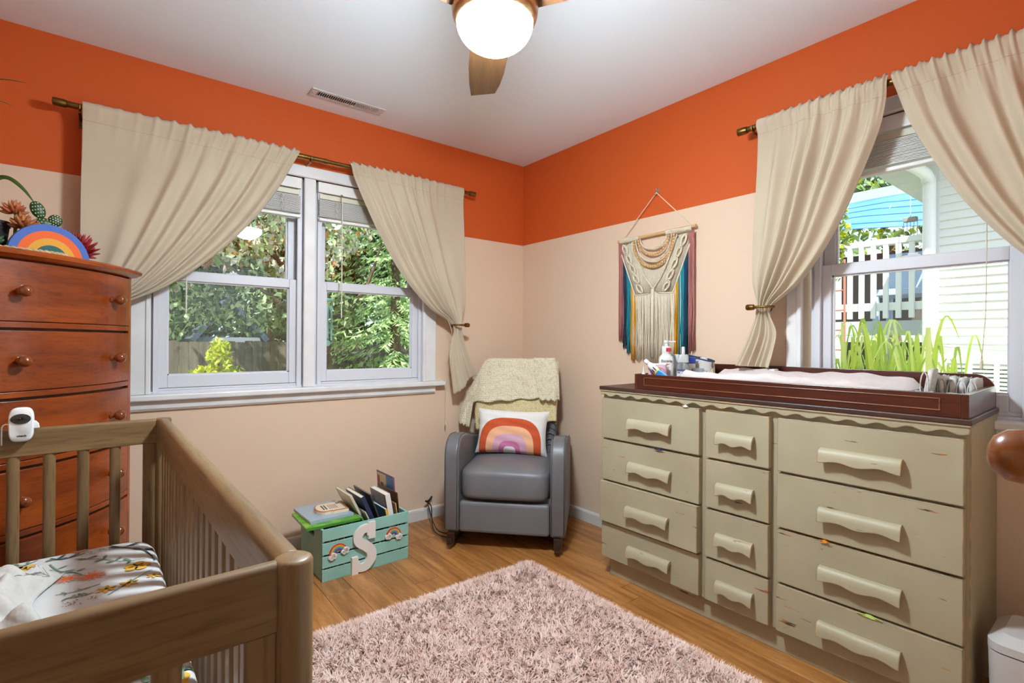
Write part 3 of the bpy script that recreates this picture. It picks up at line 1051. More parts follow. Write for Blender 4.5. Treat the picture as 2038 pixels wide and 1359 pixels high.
# pink wipes pack, standing
t = on_tray('wipes_pack', 'pink and white soft pack standing left of the lotion', 'wipes pack', 0.264, 0.080, math.radians(34))
g = G()
loft(g, [(rrect(0.078, 0.030, 0.010), 0.0), (rrect(0.084, 0.036, 0.014), 0.02), (rrect(0.084, 0.036, 0.014), 0.092), (rrect(0.078, 0.028, 0.011), 0.104)])
pk = g.build('pack', mat('pink_pack', 'c095a4', 'cba6b2', scale=18, rough=0.35), t, smooth='auto', angle=50)
G().box(-0.040, 0.040, -0.0148, 0.0148, 0.100, 0.110).build('white_top', white, t, bevel=0.004)
arc = [(0.030 * math.cos(q), -0.0186, 0.078 + 0.014 * math.sin(q)) for q in [PI * i / 12 for i in range(13)]]
G().tube(arc, 0.0016, 6).build('printed_arc', mat('rose_print', 'b87a90', rough=0.5), pk)
# diaper cream tube, leaning on the pack
t = on_tray('cream_tube', 'white, yellow and blue ointment tube leaning in the tray', 'tube', 0.302, 0.030, math.radians(4), z=0.080)
ml_ = [white, mat('yellow_print', 'e3b81e', rough=0.4), mat('bright_blue_print', '1d78b8', rough=0.4)]
g = G()
secs = [(-0.068, 0.0045, 0.009, 0), (-0.060, 0.0065, 0.010, 0), (-0.052, 0.012, 0.014, 0), (-0.010, 0.010, 0.018, 0), (-0.002, 0.0095, 0.0185, 1), (0.006, 0.009, 0.019, 2), (0.062, 0.0025, 0.022, 2)]
for i in range(len(secs) - 1):
    g.use(secs[i + 1][3])
    a, c = secs[i], secs[i + 1]
    V = [(s_[0], s_[1] * math.cos(q), s_[2] * math.sin(q)) for s_ in (a, c) for q in [2 * PI * j / 16 for j in range(16)]]
    g.add(V, [(j, (j + 1) % 16, 16 + (j + 1) % 16, 16 + j) for j in range(16)])
tb = g.build('tube_body', ml_, t, smooth=True, rot=(0, math.radians(38), 0))
G().lathe([(0.009, -0.02), (0.010, -0.018), (0.010, 0.0), (0.008, 0.002)], 14, Matrix.Translation((-0.066, 0, 0)) @ Matrix.Rotation(PI / 2, 4, 'Y')).build('cap', white, tb, smooth='auto')
gg = G()
for i, (a, w) in enumerate(((-0.030, 0.020), (-0.026, 0.016))):
    gg.box(a, a + w, -0.0125, -0.0115, 0.004 - i * 0.012, 0.009 - i * 0.012)
gg.build('label_lines', navyp, tb)

# clear pump bottle with a frosted over-cap
t = on_tray('sanitizer_bottle', 'clear pump bottle with a white label beside the lotion', 'bottle', 0.344, 0.165, math.radians(30))
clear = mat('clear_plastic', 'd9dde0', rough=0.08, trans=0.85)
g = G()
loft(g, [(rrect(0.056, 0.036, 0.014), 0.0), (rrect(0.058, 0.038, 0.015), 0.006), (rrect(0.058, 0.038, 0.015), 0.100), (rrect(0.034, 0.028, 0.012), 0.116), (rrect(0.030, 0.028, 0.012), 0.120)])
g.build('bottle_body', clear, t, smooth='auto', angle=50)
G().box(-0.026, 0.026, -0.0200, -0.0194, 0.012, 0.074).build('label', white, t)
gg = G().box(-0.025, 0.020, -0.0204, -0.0200, 0.078, 0.084)
gg.box(-0.024, -0.012, -0.0204, -0.0200, 0.066, 0.071)
gg.build('purple_print', mat('violet_print', '4a4a86', rough=0.5), t)
gg = G().box(-0.006, 0.022, -0.0204, -0.0200, 0.064, 0.069)
for i in range(4):
    gg.box(-0.022, 0.022, -0.0204, -0.0200, 0.052 - i * 0.009, 0.0532 - i * 0.009)
gg.build('blue_lines', mat('soft_blue_print', '5f8fc4', rough=0.5), t)
g = G()
loft(g, [(rrect(0.050, 0.036, 0.012), 0.116), (rrect(0.046, 0.034, 0.012), 0.148), (rrect(0.040, 0.030, 0.012), 0.152)])
g.build('over_cap', mat('frosted_plastic', 'd6d3cf', rough=0.35, trans=0.4), t, smooth='auto')
G().lathe([(0.008, 0.150), (0.0075, 0.185), (0.006, 0.188)], 14).build('pump_stem', white, t, smooth='auto')
# small boxes and jars behind
t = on_tray('blue_cap_jar', 'small white jar with a deep blue lid behind the pump bottle', 'jar', 0.322, 0.252)
G().lathe([(0.026, 0.0), (0.028, 0.003), (0.028, 0.105), (0.026, 0.110)], 24).build('jar_body', white2, t, smooth='auto')
G().lathe([(0.0285, 0.108), (0.0285, 0.134), (0.026, 0.137)], 24).build('lid', mat('royal_blue_lid', '17429c', rough=0.35), t, smooth='auto')
t = on_tray('tall_white_box', 'pale blue-white carton standing behind the lotion bottle', 'carton', 0.255, 0.232, math.radians(20))
G().box(-0.030, 0.030, -0.020, 0.020, 0.0, 0.150).build('carton', mat('pale_blue_carton', 'c7d0d8', rough=0.4), t, bevel=0.001)
G().box(-0.030, -0.022, -0.0206, -0.0200, 0.060, 0.068).build('blue_mark', bluep, t)
t = on_tray('clear_tumbler', 'clear plastic tumbler with a bluish rag inside behind the pad', 'cup', 0.377, 0.236)
G().lathe([(0.020, 0.0), (0.023, 0.001), (0.026, 0.088), (0.0245, 0.088), (0.0215, 0.004), (1e-5, 0.004)], 24).build('cup', clear, t, smooth='auto')
G().ball((0.0, 0.0, 0.030), 0.018, 12, 8, (1.0, 1.0, 1.15)).build('rag', mat('blue_grey_rag', '7f90a8', '97a5b8', scale=40, rough=0.9), t, smooth=True)
t = on_tray('nozzle_bottle', 'tiny white pointed nozzle tip at the left corner of the tray', 'bottle', 0.229, 0.022)
G().lathe([(0.011, 0.0), (0.012, 0.004), (0.012, 0.052), (0.010, 0.058)], 16).build('bottle_body', white2, t, smooth='auto')
G().lathe([(0.010, 0.058), (0.0085, 0.062), (0.0035, 0.072), (0.0018, 0.094), (1e-5, 0.095)], 16).build('nozzle', white, t, smooth='auto')

# toiletry pouch, open, with a floral print
pouchm = mat('floral_pouch_cloth', 'd3cdc8', rough=0.8, bump=(200, 0.2, 0.002))
N, L, b = nodes_of(pouchm)
tc = N.new('ShaderNodeTexCoord')
v = N.new('ShaderNodeTexVoronoi')
v.feature = 'DISTANCE_TO_EDGE'
v.inputs['Scale'].default_value = 42
L(tc.outputs['Object'], v.inputs['Vector'])
v2 = N.new('ShaderNodeTexNoise')
v2.inputs['Scale'].default_value = 26
L(tc.outputs['Object'], v2.inputs['Vector'])
m1 = N.new('ShaderNodeMath')
m1.operation = 'LESS_THAN'
m1.inputs[1].default_value = 0.06
L(v.outputs['Distance'], m1.inputs[0])
m2 = N.new('ShaderNodeMath')
m2.operation = 'GREATER_THAN'
m2.inputs[1].default_value = 0.56
L(v2.outputs['Fac'], m2.inputs[0])
m3 = N.new('ShaderNodeMath')
m3.operation = 'MULTIPLY'
L(m1.outputs[0], m3.inputs[0])
L(m2.outputs[0], m3.inputs[1])
mc = N.new('ShaderNodeMixRGB')
mc.inputs[1].default_value = lin('beb8b3')
mc.inputs[2].default_value = lin('5d6a92')
L(m3.outputs[0], mc.inputs[0])
L(mc.outputs[0], b.inputs['Base Color'])
t = on_tray('toiletry_pouch', 'open floral pouch with a navy rim behind the changing pad', 'pouch', 0.309, 0.338, math.radians(0))
def pouchf(u, v_):
    w = 2 * PI * u
    z = 0.132 * v_
    rx = lerp(0.088, 0.084, v_) + 0.004 * math.sin(3 * w)
    ry = lerp(0.048, 0.036, v_)
    tilt = 0.016 * math.cos(w) * v_
    return (rx * math.copysign(abs(math.cos(w)) ** 0.7, math.cos(w)), ry * math.copysign(abs(math.sin(w)) ** 0.8, math.sin(w)), z - tilt + 0.002)
G().grid(pouchf, 40, 10).build('pouch_body', pouchm, t, smooth=True, solid=0.003, weld=True)
G().prism([(0.084 * math.cos(q), 0.046 * math.sin(q)) for q in [2 * PI * i / 24 for i in range(24)]], 0.002, 0.006).build('pouch_base', pouchm, t)
nav = mat('navy_lining', '2c3a5a', rough=0.7)
G().tube([(p[0], p[1], p[2]) for p in [pouchf(i / 40, 1.0) for i in range(40)]], 0.004, 6, closed=True).build('rim', nav, t, smooth=True)
G().grid(lambda u, v_: (lambda p: (p[0] * 0.95, p[1] * 0.93, p[2]))(pouchf(u, 0.55 + 0.44 * v_)), 40, 3).build('lining', nav, t, smooth=True)
G().tube([(0.084, -0.004, 0.115), (0.090, -0.012, 0.100), (0.091, -0.016, 0.085)], 0.0025, 6).build('zip_cord', brassm, t)
tas = G()
for i in range(12):
    q = 2 * PI * i / 12
    tas.tube([(0.091, -0.016, 0.088), (0.091 + 0.006 * math.cos(q), -0.018 + 0.006 * math.sin(q), 0.055), (0.091 + 0.008 * math.cos(q), -0.018 + 0.008 * math.sin(q), 0.022)], 0.0014, 4)
tas.build('tassel', mat('straw_tassel', 'c9bb8e', rough=0.9), t)
# things poking out of the pouch
t2 = on_tray('white_lid_jar', 'round white lid poking out of the floral pouch', 'jar', 0.285, 0.338, z=0.098)
G().lathe([(0.022, -0.03), (0.024, -0.028), (0.024, 0.030), (0.021, 0.036), (1e-5, 0.038)], 24).build('lid', white, t2, smooth='auto', rot=(math.radians(6), 0, 0))
t2 = on_tray('capped_tube', 'white capped tube sticking out of the floral pouch', 'tube', 0.346, 0.338, z=0.075)
G().lathe([(0.012, -0.04), (0.013, 0.035), (0.0165, 0.037), (0.0175, 0.066), (0.015, 0.070), (1e-5, 0.071)], 20).build('tube_body', white, t2, smooth='auto', rot=(math.radians(4), math.radians(3), 0))

# folded diapers stacked at the right end
diam = mat('diaper_print', 'd0cecb', 'a5a2a1', scale=55, rough=0.75, ramp=(0.52, 0.70), bump=(120, 0.3, 0.003))
def diaper(u, v, z, rz, sx_, sy, sz, lab, tilt=0.0):
    t = on_tray('folded_diaper', lab, 'diaper', u, v, rz, z, 'folded diapers at the end of the tray')
    rr = random.Random(int(u * 9000 + v * 700))
    p1, p2 = rr.uniform(0, 6), rr.uniform(0, 6)
    def f(a, b_):
        q = 2 * PI * a
        h = b_
        pin = 1 - 0.18 * (2 * h - 1) ** 4
        x_ = sx_ * math.copysign(abs(math.cos(q)) ** 0.55, math.cos(q)) * pin
        y_ = sy * math.copysign(abs(math.sin(q)) ** 0.55, math.sin(q)) * pin
        k = 1 + 0.05 * math.sin(3 * q + p1) + 0.04 * math.sin(7 * q + p2 + 5 * h)
        return (x_ * k, y_ * k, sz * h + 0.003 * math.sin(5 * q + p2) * h)
    g = G().grid(f, 28, 8)
    k = len(g.v)
    ring = [8 * 29 + i for i in range(28)]
    g.f.append(tuple(ring))
    g.mi.append(0)
    g.f.append(tuple(range(27, -1, -1)))
    g.mi.append(0)
    g.build('padding', diam, t, smooth=True, weld=True, rot=(0, tilt, 0))
    el = G().tube([(sx_ * 0.96 * math.cos(q), -sy * 0.9 - 0.004, sz * (0.5 + 0.42 * math.sin(q))) for q in [2 * PI * i / 14 for i in range(14)]], 0.002, 5, closed=True)
    el.build('leg_gather', diam, t, smooth=True)
    return t
dl = 'white printed diaper, {} of the row leaning along the tray back'
names = ['first', 'second', 'third', 'fourth', 'fifth']
for i in range(5):
    diaper(1.222 + i * 0.0275, 0.33, 0.0086, random.uniform(-0.1, 0.1), 0.0125, 0.060, 0.100 - 0.002 * i, dl.format(names[i]))
diaper(1.226, 0.212, 0.0120, 0.08, 0.011, 0.055, 0.120, 'white diaper standing tallest with a folded-up corner', 0.15)
for i, (u, v) in enumerate(((1.240, 0.085), (1.308, 0.072), (1.300, 0.190))):
    diaper(u, v, 0.0086, 0.06 * i, 0.030, 0.045, 0.055 - 0.004 * i, 'crumpled loose diaper {} in the tray end'.format(('nearest the pad', 'by the front corner', 'below the row')[i]))
# ------------------------------------------------------------------ tall bow-front chest, set across the corner
CHX, CHY, CHA = -2.538, -0.581, math.atan2(0.740, 0.673)
CH = thing('bow_front_chest', 'tall glossy red-brown bow-front chest of drawers across the corner', 'chest of drawers', (CHX, CHY, 0), CHA)
HW, BOW, CD = 0.313, 0.071, 0.36
def bow(x, b=BOW, hw=HW):
    return -b * (1 - min(1.0, (x / hw) ** 2))
def bow_prism(g, xa, xb, z0, z1, front, back, n=24):
    pts = [(lerp(xa, xb, i / n), bow(lerp(xa, xb, i / n)) + front) for i in range(n + 1)]
    if back is None:
        return None
    poly = pts + ([(xb, back), (xa, back)] if not callable(back) else [(x, back(x)) for x, _ in reversed(pts)])
    return g.prism(poly, z0, z1)
bow_prism(G(), -HW, HW, 0.06, 1.392, 0.014, CD).build('carcass', wood('gap_shade_pine', '3a1606', '5a260c', rough=0.5), CH)  # carcass coloured darker than the chest, painting shade into the drawer gaps
for (a, c) in ((-HW, -0.288), (0.288, HW)):
    bow_prism(G(), a, c, 0.0, 1.392, 0.0, 0.06, 4).build('stile', chestw, CH, bevel=0.003)
    xs = a if a < 0 else c - 0.012
    G().box(xs, xs + 0.012, 0.0, CD, 0.0, 1.392).build('side_panel', chestw, CH, bevel=0.002)
zc = [1.287 - 0.2163 * i for i in range(6)]
kn = None
for i, z in enumerate(zc):
    g = G()
    bow_prism(g, -0.2865, 0.2865, z - 0.0935, z + 0.0935, -0.001, lambda x: bow(x) + 0.016)
    d = g.build('drawer', chestw, CH, bevel=0.002)
    for s in (-1, 1):
        xk = s * 0.165
        if kn is None:
            Mk = Matrix.Rotation(PI / 2, 4, 'X')
            kn = G().lathe([(0.013, 0.0), (0.011, 0.004), (0.008, 0.010), (0.0085, 0.014), (0.0155, 0.021), (0.0185, 0.030), (0.0165, 0.040), (0.010, 0.046), (1e-5, 0.048)], 24, Mk).build('knob', knobw, d, smooth=True, loc=(xk, bow(xk), z), rot=(0, 0, s * 0.3))
        else:
            inst(kn, d, (xk, bow(xk), z), (0, 0, s * 0.3))
    if i < 5:
        bow_prism(G(), -0.288, 0.288, z - 0.0935 - 0.0205, z - 0.0935 - 0.0023, 0.0, lambda x: bow(x) + 0.02).build('rail', chestw, CH, bevel=0.0015)
bow_prism(G(), -0.288, 0.288, 0.0, zc[5] - 0.096, 0.0, lambda x: bow(x) + 0.02).build('base_rail', chestw, CH, bevel=0.002)
# moulded top
n = 32
def top_out(o):
    P = [(lerp(-HW - o, HW + o, i / n), bow(lerp(-HW, HW, i / n)) - o) for i in range(n + 1)]
    return P + [(HW + o, CD + 0.004), (-HW - o, CD + 0.004)]
g = G()
loft(g, [(top_out(0.002), 1.386), (top_out(0.012), 1.389), (top_out(0.016), 1.394), (top_out(0.024), 1.398), (top_out(0.026), 1.408), (top_out(0.021), 1.414), (top_out(0.012), 1.416)])
g.build('moulded_top', chestw, CH, smooth='auto', angle=35)

CT = 1.416
def face_cam(x, y):
    return math.atan2(CAM_POS.x - x, -(CAM_POS.y - y)) 
# rainbow plaque: nested half discs
px_, py_ = -2.560, -0.515
t = thing('rainbow_plaque', 'blue, orange, yellow and teal half-round rainbow plaque on the chest', 'ornament', (px_, py_, CT), math.radians(32))
for i, (r, c) in enumerate(((0.122, '4a68ae'), (0.099, 'e0622c'), (0.074, 'd99a35'), (0.050, '2f5f5c'))):
    pts = [(r * math.cos(q), r * math.sin(q)) for q in [PI * k / 40 for k in range(41)]]
    G().prism(pts, -0.006 - 0.0012 * i, 0.006, 'xz').build(('blue_arch', 'orange_arch', 'yellow_arch', 'teal_arch')[i], mat('felt_' + c, c, rough=0.8), t, bevel=0.001)
# braided rope lying along the front edge
rp = G()
pts = [Vector((-2.722, -0.640, CT + 0.012)), Vector((-2.665, -0.640, CT + 0.012)), Vector((-2.605, -0.622, CT + 0.012)), Vector((-2.550, -0.592, CT + 0.012)), Vector((-2.512, -0.563, CT + 0.012))]
P = crom(pts, 16)
for k in range(2):
    rp.tube([p + Vector((0, 0.004 * math.cos(i * 0.75 + k * PI), 0.005 * math.sin(i * 0.75 + k * PI))) for i, p in enumerate(P)], 0.0058, 7)
tag(rp.build('braided_rope', mat('natural_jute', 'cdb58c', 'b79a6c', scale=60, rough=0.9), smooth=True), 'natural jute braided rope lying along the chest top edge', 'rope')

def leaf_strip(g, pts, w, n=10, up_v=Vector((0, 0, 1)), fold=0.15, prof=None):
    P = crom(pts, n)
    k = len(P)
    V = []
    for i, p in enumerate(P):
        t_ = (P[min(i + 1, k - 1)] - P[max(i - 1, 0)]).normalized()
        s_ = t_.cross(up_v)
        if s_.length < 1e-4:
            s_ = Vector((1, 0, 0))
        s_.normalize()
        nn = s_.cross(t_)
        u = i / (k - 1)
        ww = w * (prof(u) if prof else math.sin(PI * min(1, u * 0.93 + 0.09)) ** 0.7)
        V += [p - s_ * ww + nn * ww * fold, p, p + s_ * ww + nn * ww * fold]
    F = []
    for i in range(k - 1):
        a = i * 3
        F += [(a, a + 1, a + 4, a + 3), (a + 1, a + 2, a + 5, a + 4)]
    return g.add(V, F)

# strappy plant in a black pot
t = thing('potted_plant', 'black pot with long arching green strap leaves on the chest corner', 'plant', (-2.722, -0.455, CT))
G().lathe([(0.040, 0.0), (0.043, 0.004), (0.054, 0.105), (0.057, 0.107), (0.057, 0.125), (0.053, 0.125), (0.050, 0.100), (1e-5, 0.100)], 28).build('pot', mat('black_pot', '1d1b1c', '2a2729', scale=30, rough=0.6), t, smooth='auto')
lm_ = mat('dark_strap_leaf', '2c4a12', '44631f', scale=8, rough=0.4)
lv = [
    [(0, 0, 0.10), (-0.02, 0.01, 0.20), (0.010, 0.025, 0.268), (0.047, 0.010, 0.281), (0.088, -0.023, 0.245), (0.120, -0.030, 0.197)],
    [(0, 0, 0.10), (-0.04, 0.0, 0.35), (-0.03, 0.0, 0.55), (0.02, 0.0, 0.610), (0.097, -0.030, 0.611)],
    [(0, 0, 0.10), (-0.05, 0.02, 0.30), (-0.05, 0.02, 0.46), (0.00, 0.0, 0.535), (0.066, -0.006, 0.529)],
    [(0, 0, 0.10), (-0.10, 0.03, 0.25), (-0.16, 0.05, 0.36), (-0.19, 0.06, 0.33)],
    [(0, 0, 0.10), (-0.05, -0.08, 0.26), (-0.08, -0.16, 0.30), (-0.09, -0.20, 0.24)]]
for i, p in enumerate(lv):
    g = leaf_strip(G(), p, 0.009 if i in (0, 3, 4) else 0.0035, 8, up_v=Vector((0.25, -1.0, 0.35)))
    g.build('leaf', lm_, t, smooth=True, solid=0.001)
# polka-dot cactus
t = thing('polka_dot_cactus', 'dark green cactus pads with white dots behind the rainbow plaque', 'cactus', (-2.592, -0.385, CT))
cm = mat('cactus_green', '1f4220', '2b5228', scale=20, rough=0.45)
dm_ = mat('cactus_dot', 'e6e2b8', rough=0.6)
G().lathe([(0.03, 0.0), (0.036, 0.05), (0.038, 0.055), (0.034, 0.055), (1e-5, 0.052)], 20).build('pot', mat('grey_stone_pot', '8d8a86', rough=0.8), t, smooth='auto')
yaw_c = math.radians(10)
pads = [((0.004, 0.0, 0.140), 0.029, 0.028, 0.0), ((-0.012, 0.008, 0.196), 0.021, 0.032, 0.35), ((0.036, 0.004, 0.162), 0.021, 0.023, -0.35), ((-0.040, 0.0, 0.125), 0.020, 0.026, 0.4), ((0.0, 0.002, 0.090), 0.026, 0.036, 0.0)]
for (c, a, h, tl) in pads:
    Mp = Matrix.Translation(c) @ Matrix.Rotation(yaw_c, 4, 'Z') @ Matrix.Rotation(-tl, 4, 'Y') @ Matrix.Diagonal((a, 0.011, h, 1))
    g = G()
    g.lathe([(max(math.sin(PI * i / 10), 1e-5), -math.cos(PI * i / 10)) for i in range(11)], 20, Mp)
    pd = g.build('pad', cm, t, smooth=True)
    dg_ = G()
    rr = random.Random(int(a * 10000))
    for zi in range(-2, 3):
        for xi in range(-2, 3):
            x_ = (xi + 0.5 * (zi % 2)) * 0.36
            z_ = zi * 0.36
            if x_ * x_ + z_ * z_ < 0.75:
                y_ = -math.sqrt(max(0.0, 1 - x_ * x_ - z_ * z_))
                pc = Mp @ Vector((x_, y_, z_))
                dg_.ball(tuple(pc), 0.0021, 6, 4, (1, 0.6, 1.0))
    dg_.build('dots', dm_, pd)
# rosette succulents made of pointed leaves
def rosette(name, label, loc, n, length, width, col1, col2, spread, seed, stem=0.0, cat='succulent'):
    t = thing(name, label, cat, loc)
    rr = random.Random(seed)
    m1 = mat('leaf_' + col1, col1, col2, scale=25, rough=0.45)
    if stem:
        G().tube([(0, 0, 0), (0.004, 0.003, stem)], 0.005, 8).build('stem', mat('green_stem', '4f6a24', rough=0.5), t)
    for i in range(n):
        az = i * 2.39996
        el = lerp(1.45, spread, (i / max(1, n - 1)) ** 0.8)
        d = Vector((math.cos(az) * math.cos(el), math.sin(az) * math.cos(el), math.sin(el)))
        L_ = length * rr.uniform(0.8, 1.1)
        b0 = Vector((0, 0, stem))
        pts = [b0, b0 + d * L_ * 0.5 - Vector((0, 0, 0.002)), b0 + d * L_ + Vector((0, 0, 0.10 * L_))]
        g = G()
        P = crom(pts, 4)
        rad = [max(width * (math.sin(PI * (0.12 + 0.86 * k / (len(P) - 1))) ** 0.9), 0.0006) for k in range(len(P))]
        g.tube(P, rad, 6)
        g.build('leaf', m1, t, smooth=True)
    return t
rosette('red_spiky_succulent', 'spiky deep red artificial succulent at the right of the rainbow plaque', (-2.490, -0.388, CT), 58, 0.070, 0.0065, '7a1018', 'b02a2c', -0.5, 4, stem=0.055)
rosette('orange_succulent', 'tall rust orange artificial succulent beside the black pot', (-2.655, -0.470, CT), 26, 0.040, 0.006, '9a4a2a', 'c87a4c', -0.1, 6, stem=0.160)
rosette('rust_succulent', 'lower rust and green artificial succulent in front of the cactus', (-2.630, -0.500, CT), 18, 0.046, 0.008, '8a4a28', 'b9713c', 0.0, 8, stem=0.110)
rosette('blue_succulent', 'slate blue thick-leaved succulent behind the rainbow plaque', (-2.540, -0.340, CT), 16, 0.056, 0.010, '2e4468', '4a6488', 0.1, 9, stem=0.085)
rosette('green_succulent', 'small dark green rosette low beside the black pot', (-2.700, -0.560, CT), 16, 0.038, 0.009, '1e3a1e', '3a5a34', 0.0, 12, stem=0.040)

# ------------------------------------------------------------------ crib (local origin at the near right post)
CRA = math.radians(1.67)
CX, CY = -2.217, -2.302
CR = thing('baby_crib', 'walnut-brown slatted wooden crib in the near left corner', 'crib', (CX, CY, 0), CRA)
CL, CWD, CZ = 1.335, 0.70, 0.892
pr = 0.0215
for (a, c) in ((0, 0), (0, CL), (-CWD, 0), (-CWD, CL)):
    G().lathe([(pr, 0.0), (pr, CZ - 0.005), (pr - 0.0015, CZ - 0.002), (pr - 0.005, CZ)], 36, Matrix.Translation((a, c, 0))).build('post', cribwz, CR, smooth='auto', angle=50)
def round_rail(along, p, q, at_, z0, z1, w, name, m):
    prof = [(-w / 2, z0), (w / 2, z0), (w / 2, z1 - w * 0.42)]
    prof += [(w / 2 * math.cos(q_), z1 - w * 0.42 + w * 0.42 * math.sin(q_)) for q_ in [PI * i / 8 for i in range(1, 8)]]
    prof += [(-w / 2, z1 - w * 0.42)]
    g = G()
    if along == 'y':
        g.prism([(a + at_, b_) for a, b_ in prof], p, q, 'xz')
    else:
        g.prism([(a + at_, b_) for a, b_ in prof], p, q, 'yz')
    return g.build(name, m, CR, smooth='auto', angle=35, bevel=0.0015)
for yy in (0.0, CL):
    round_rail('x', -CWD + 0.018, -0.018, yy, CZ - 0.076, CZ, 0.020, 'end_rail', cribw)
    round_rail('x', -CWD + 0.018, -0.018, yy, 0.26, 0.33, 0.020, 'end_rail', cribw)
    for xs in (-0.0525, -CWD + 0.0195):
        G().box(xs, xs + 0.033, yy - 0.009, yy + 0.009, 0.33, CZ - 0.076).build('end_stile', cribwz, CR, bevel=0.002)
sl = None
for yy in (0.0, CL):
    for i in range(8):
        xx = -0.120 - i * 0.0735
        if xx < -CWD + 0.06:
            break
        if sl is None:
            pts = [(0.0135 * math.cos(q), 0.0085 * math.sin(q)) for q in [2 * PI * k / 16 for k in range(16)]]
            sl = G().prism(pts, 0.33, CZ - 0.076).build('end_bar', cribwz, CR, smooth='auto', loc=(xx, yy, 0), angle=50)
        else:
            inst(sl, CR, (xx, yy, 0))
for xx in (0.0, -CWD):
    round_rail('y', 0.018, CL - 0.018, xx, CZ - 0.074, CZ, 0.034 if xx == 0 else 0.024, 'side_rail', cribwy)
    round_rail('y', 0.018, CL - 0.018, xx, 0.26, 0.33, 0.022, 'side_rail', cribwy)
s2 = None
for xx in (0.0, -CWD):
    for i in range(20):
        yy = 0.060 + i * 0.0640
        if s2 is None:
            s2 = G().box(-0.0075, 0.0075, -0.017, 0.017, 0.33, CZ - 0.074).build('side_slat', cribwz, CR, bevel=0.003, loc=(xx, yy, 0))
        else:
            inst(s2, CR, (xx, yy, 0))
G().box(-CWD + 0.02, -0.02, 0.02, CL - 0.02, 0.385, 0.405).build('mattress_base', cribw, CR)

# mattress with a floral fitted sheet
MT = thing('crib_mattress', 'crib mattress in a white fitted sheet printed with wildflowers', 'mattress', (CX, CY, 0.406), CRA)
MX0, MX1, MY0, MY1, MH = -0.676, -0.026, 0.028, 1.298, 0.135
def mat_surf(u, v_):
    # rounded box by superellipse loops: v from rim to centre of the top
    a = 2 * PI * u
    e = 0.16
    ca = math.copysign(abs(math.cos(a)) ** e, math.cos(a))
    sa = math.copysign(abs(math.sin(a)) ** e, math.sin(a))
    hx, hy = (MX1 - MX0) / 2, (MY1 - MY0) / 2
    cx, cy = (MX1 + MX0) / 2, (MY1 + MY0) / 2
    ks = [(0.0, 0.97, 0.0), (0.10, 1.0, 0.02), (0.35, 1.0, 0.085), (0.50, 0.992, 0.118), (0.62, 0.965, 0.131), (0.75, 0.90, MH), (1.0, 0.0, MH + 0.002)]
    k, z = poly_at(ks, v_)
    kx = 1 - (1 - k) * (1.0 if k < 0.9 else 1.0)
    ky = 1 - (1 - k) * (0.55 if k > 0.85 else 1.0)
    if k <= 0.85:
        ky = k * (1 - 0.15 * 0.55) / 0.85 if k > 0 else 0
    wr = 0.0015 * math.sin(40 * u + 9 * v_) * (1 if 0.1 < v_ < 0.6 else 0)
    return (cx + hx * k * ca + wr, cy + hy * ky * sa, z)
shm = mat('white_sheet', 'c9c7c5', 'd1cfcd', scale=4, rough=0.9, sheen=0.2, bump=(12, 0.25, 0.006))
sheet = G().grid(mat_surf, 96, 20).build('fitted_sheet', shm, MT, smooth=True, weld=True)
zp = MH + 0.0022
PM = [mat('print_' + c, c, rough=0.9) for c in ('d9a53a', 'e0957a', 'e0703a', '6f8a74', '34474a', '8f5a50', '2c3638')]
Y_, CO_, OR_, GR_, DK_, BR_, BK_ = range(7)
pg = G()
def sheet_z(x_, y_):
    """height of the sheet under a print point, following the rounded rim"""
    kx = abs(x_ - (MX0 + MX1) / 2) / ((MX1 - MX0) / 2)
    ky = 1 - (1 - abs(y_ - (MY0 + MY1) / 2) / ((MY1 - MY0) / 2)) / 0.55
    k = max(kx, ky)
    return poly_at([(0.0, MH), (0.90, MH), (0.965, 0.131), (0.992, 0.118), (1.0, 0.085), (1.05, 0.03)], k)[0] + 0.0024
def flat(poly, m_):
    pg.use(m_)
    pg.add([(x_, y_, sheet_z(x_, y_) + 0.0002 * m_) for x_, y_ in poly], [tuple(range(len(poly)))])
def petals(cx, cy, r, n, m_, frac=0.45, rot=0.0, sq=1.0):
    r = r * 0.68
    for i in range(n):
        a = rot + 2 * PI * i / n
        pts = []
        for k in range(10):
            q = 2 * PI * k / 10
            lx, ly = r * (0.55 + 0.45 * math.cos(q)), r * frac * math.sin(q)
            pts.append((cx + (lx * math.cos(a) - ly * math.sin(a)), cy + (lx * math.sin(a) + ly * math.cos(a)) * sq))
        flat(pts, m_)
def disc(cx, cy, r, m_):
    r = r * 0.8
    flat([(cx + r * math.cos(2 * PI * k / 10), cy + r * math.sin(2 * PI * k / 10)) for k in range(10)], m_)
def stem(pts, w, m_):
    P = crom([(a, c, 0) for a, c in pts], 8)
    pg.use(m_)
    V = []
    for i, p in enumerate(P):
        t_ = (P[min(i + 1, len(P) - 1)] - P[max(i - 1, 0)]).normalized()
        n_ = Vector((-t_.y, t_.x, 0)) * w
        V += [(p.x - n_.x, p.y - n_.y, sheet_z(p.x, p.y)), (p.x + n_.x, p.y + n_.y, sheet_z(p.x, p.y))]
    pg.add(V, [(2 * i, 2 * i + 2, 2 * i + 3, 2 * i + 1) for i in range(len(P) - 1)])
    return P
def leaf(cx, cy, L_, w, a, m_):
    L_, w = L_ * 0.75, w * 0.75
    pts = []
    for k in range(12):
        q = 2 * PI * k / 12
        lx, ly = L_ * (0.5 + 0.5 * math.cos(q)), w * math.sin(q) * (0.7 + 0.3 * math.cos(q))
        pts.append((cx + lx * math.cos(a) - ly * math.sin(a), cy + lx * math.sin(a) + ly * math.cos(a)))
    flat(pts, m_)
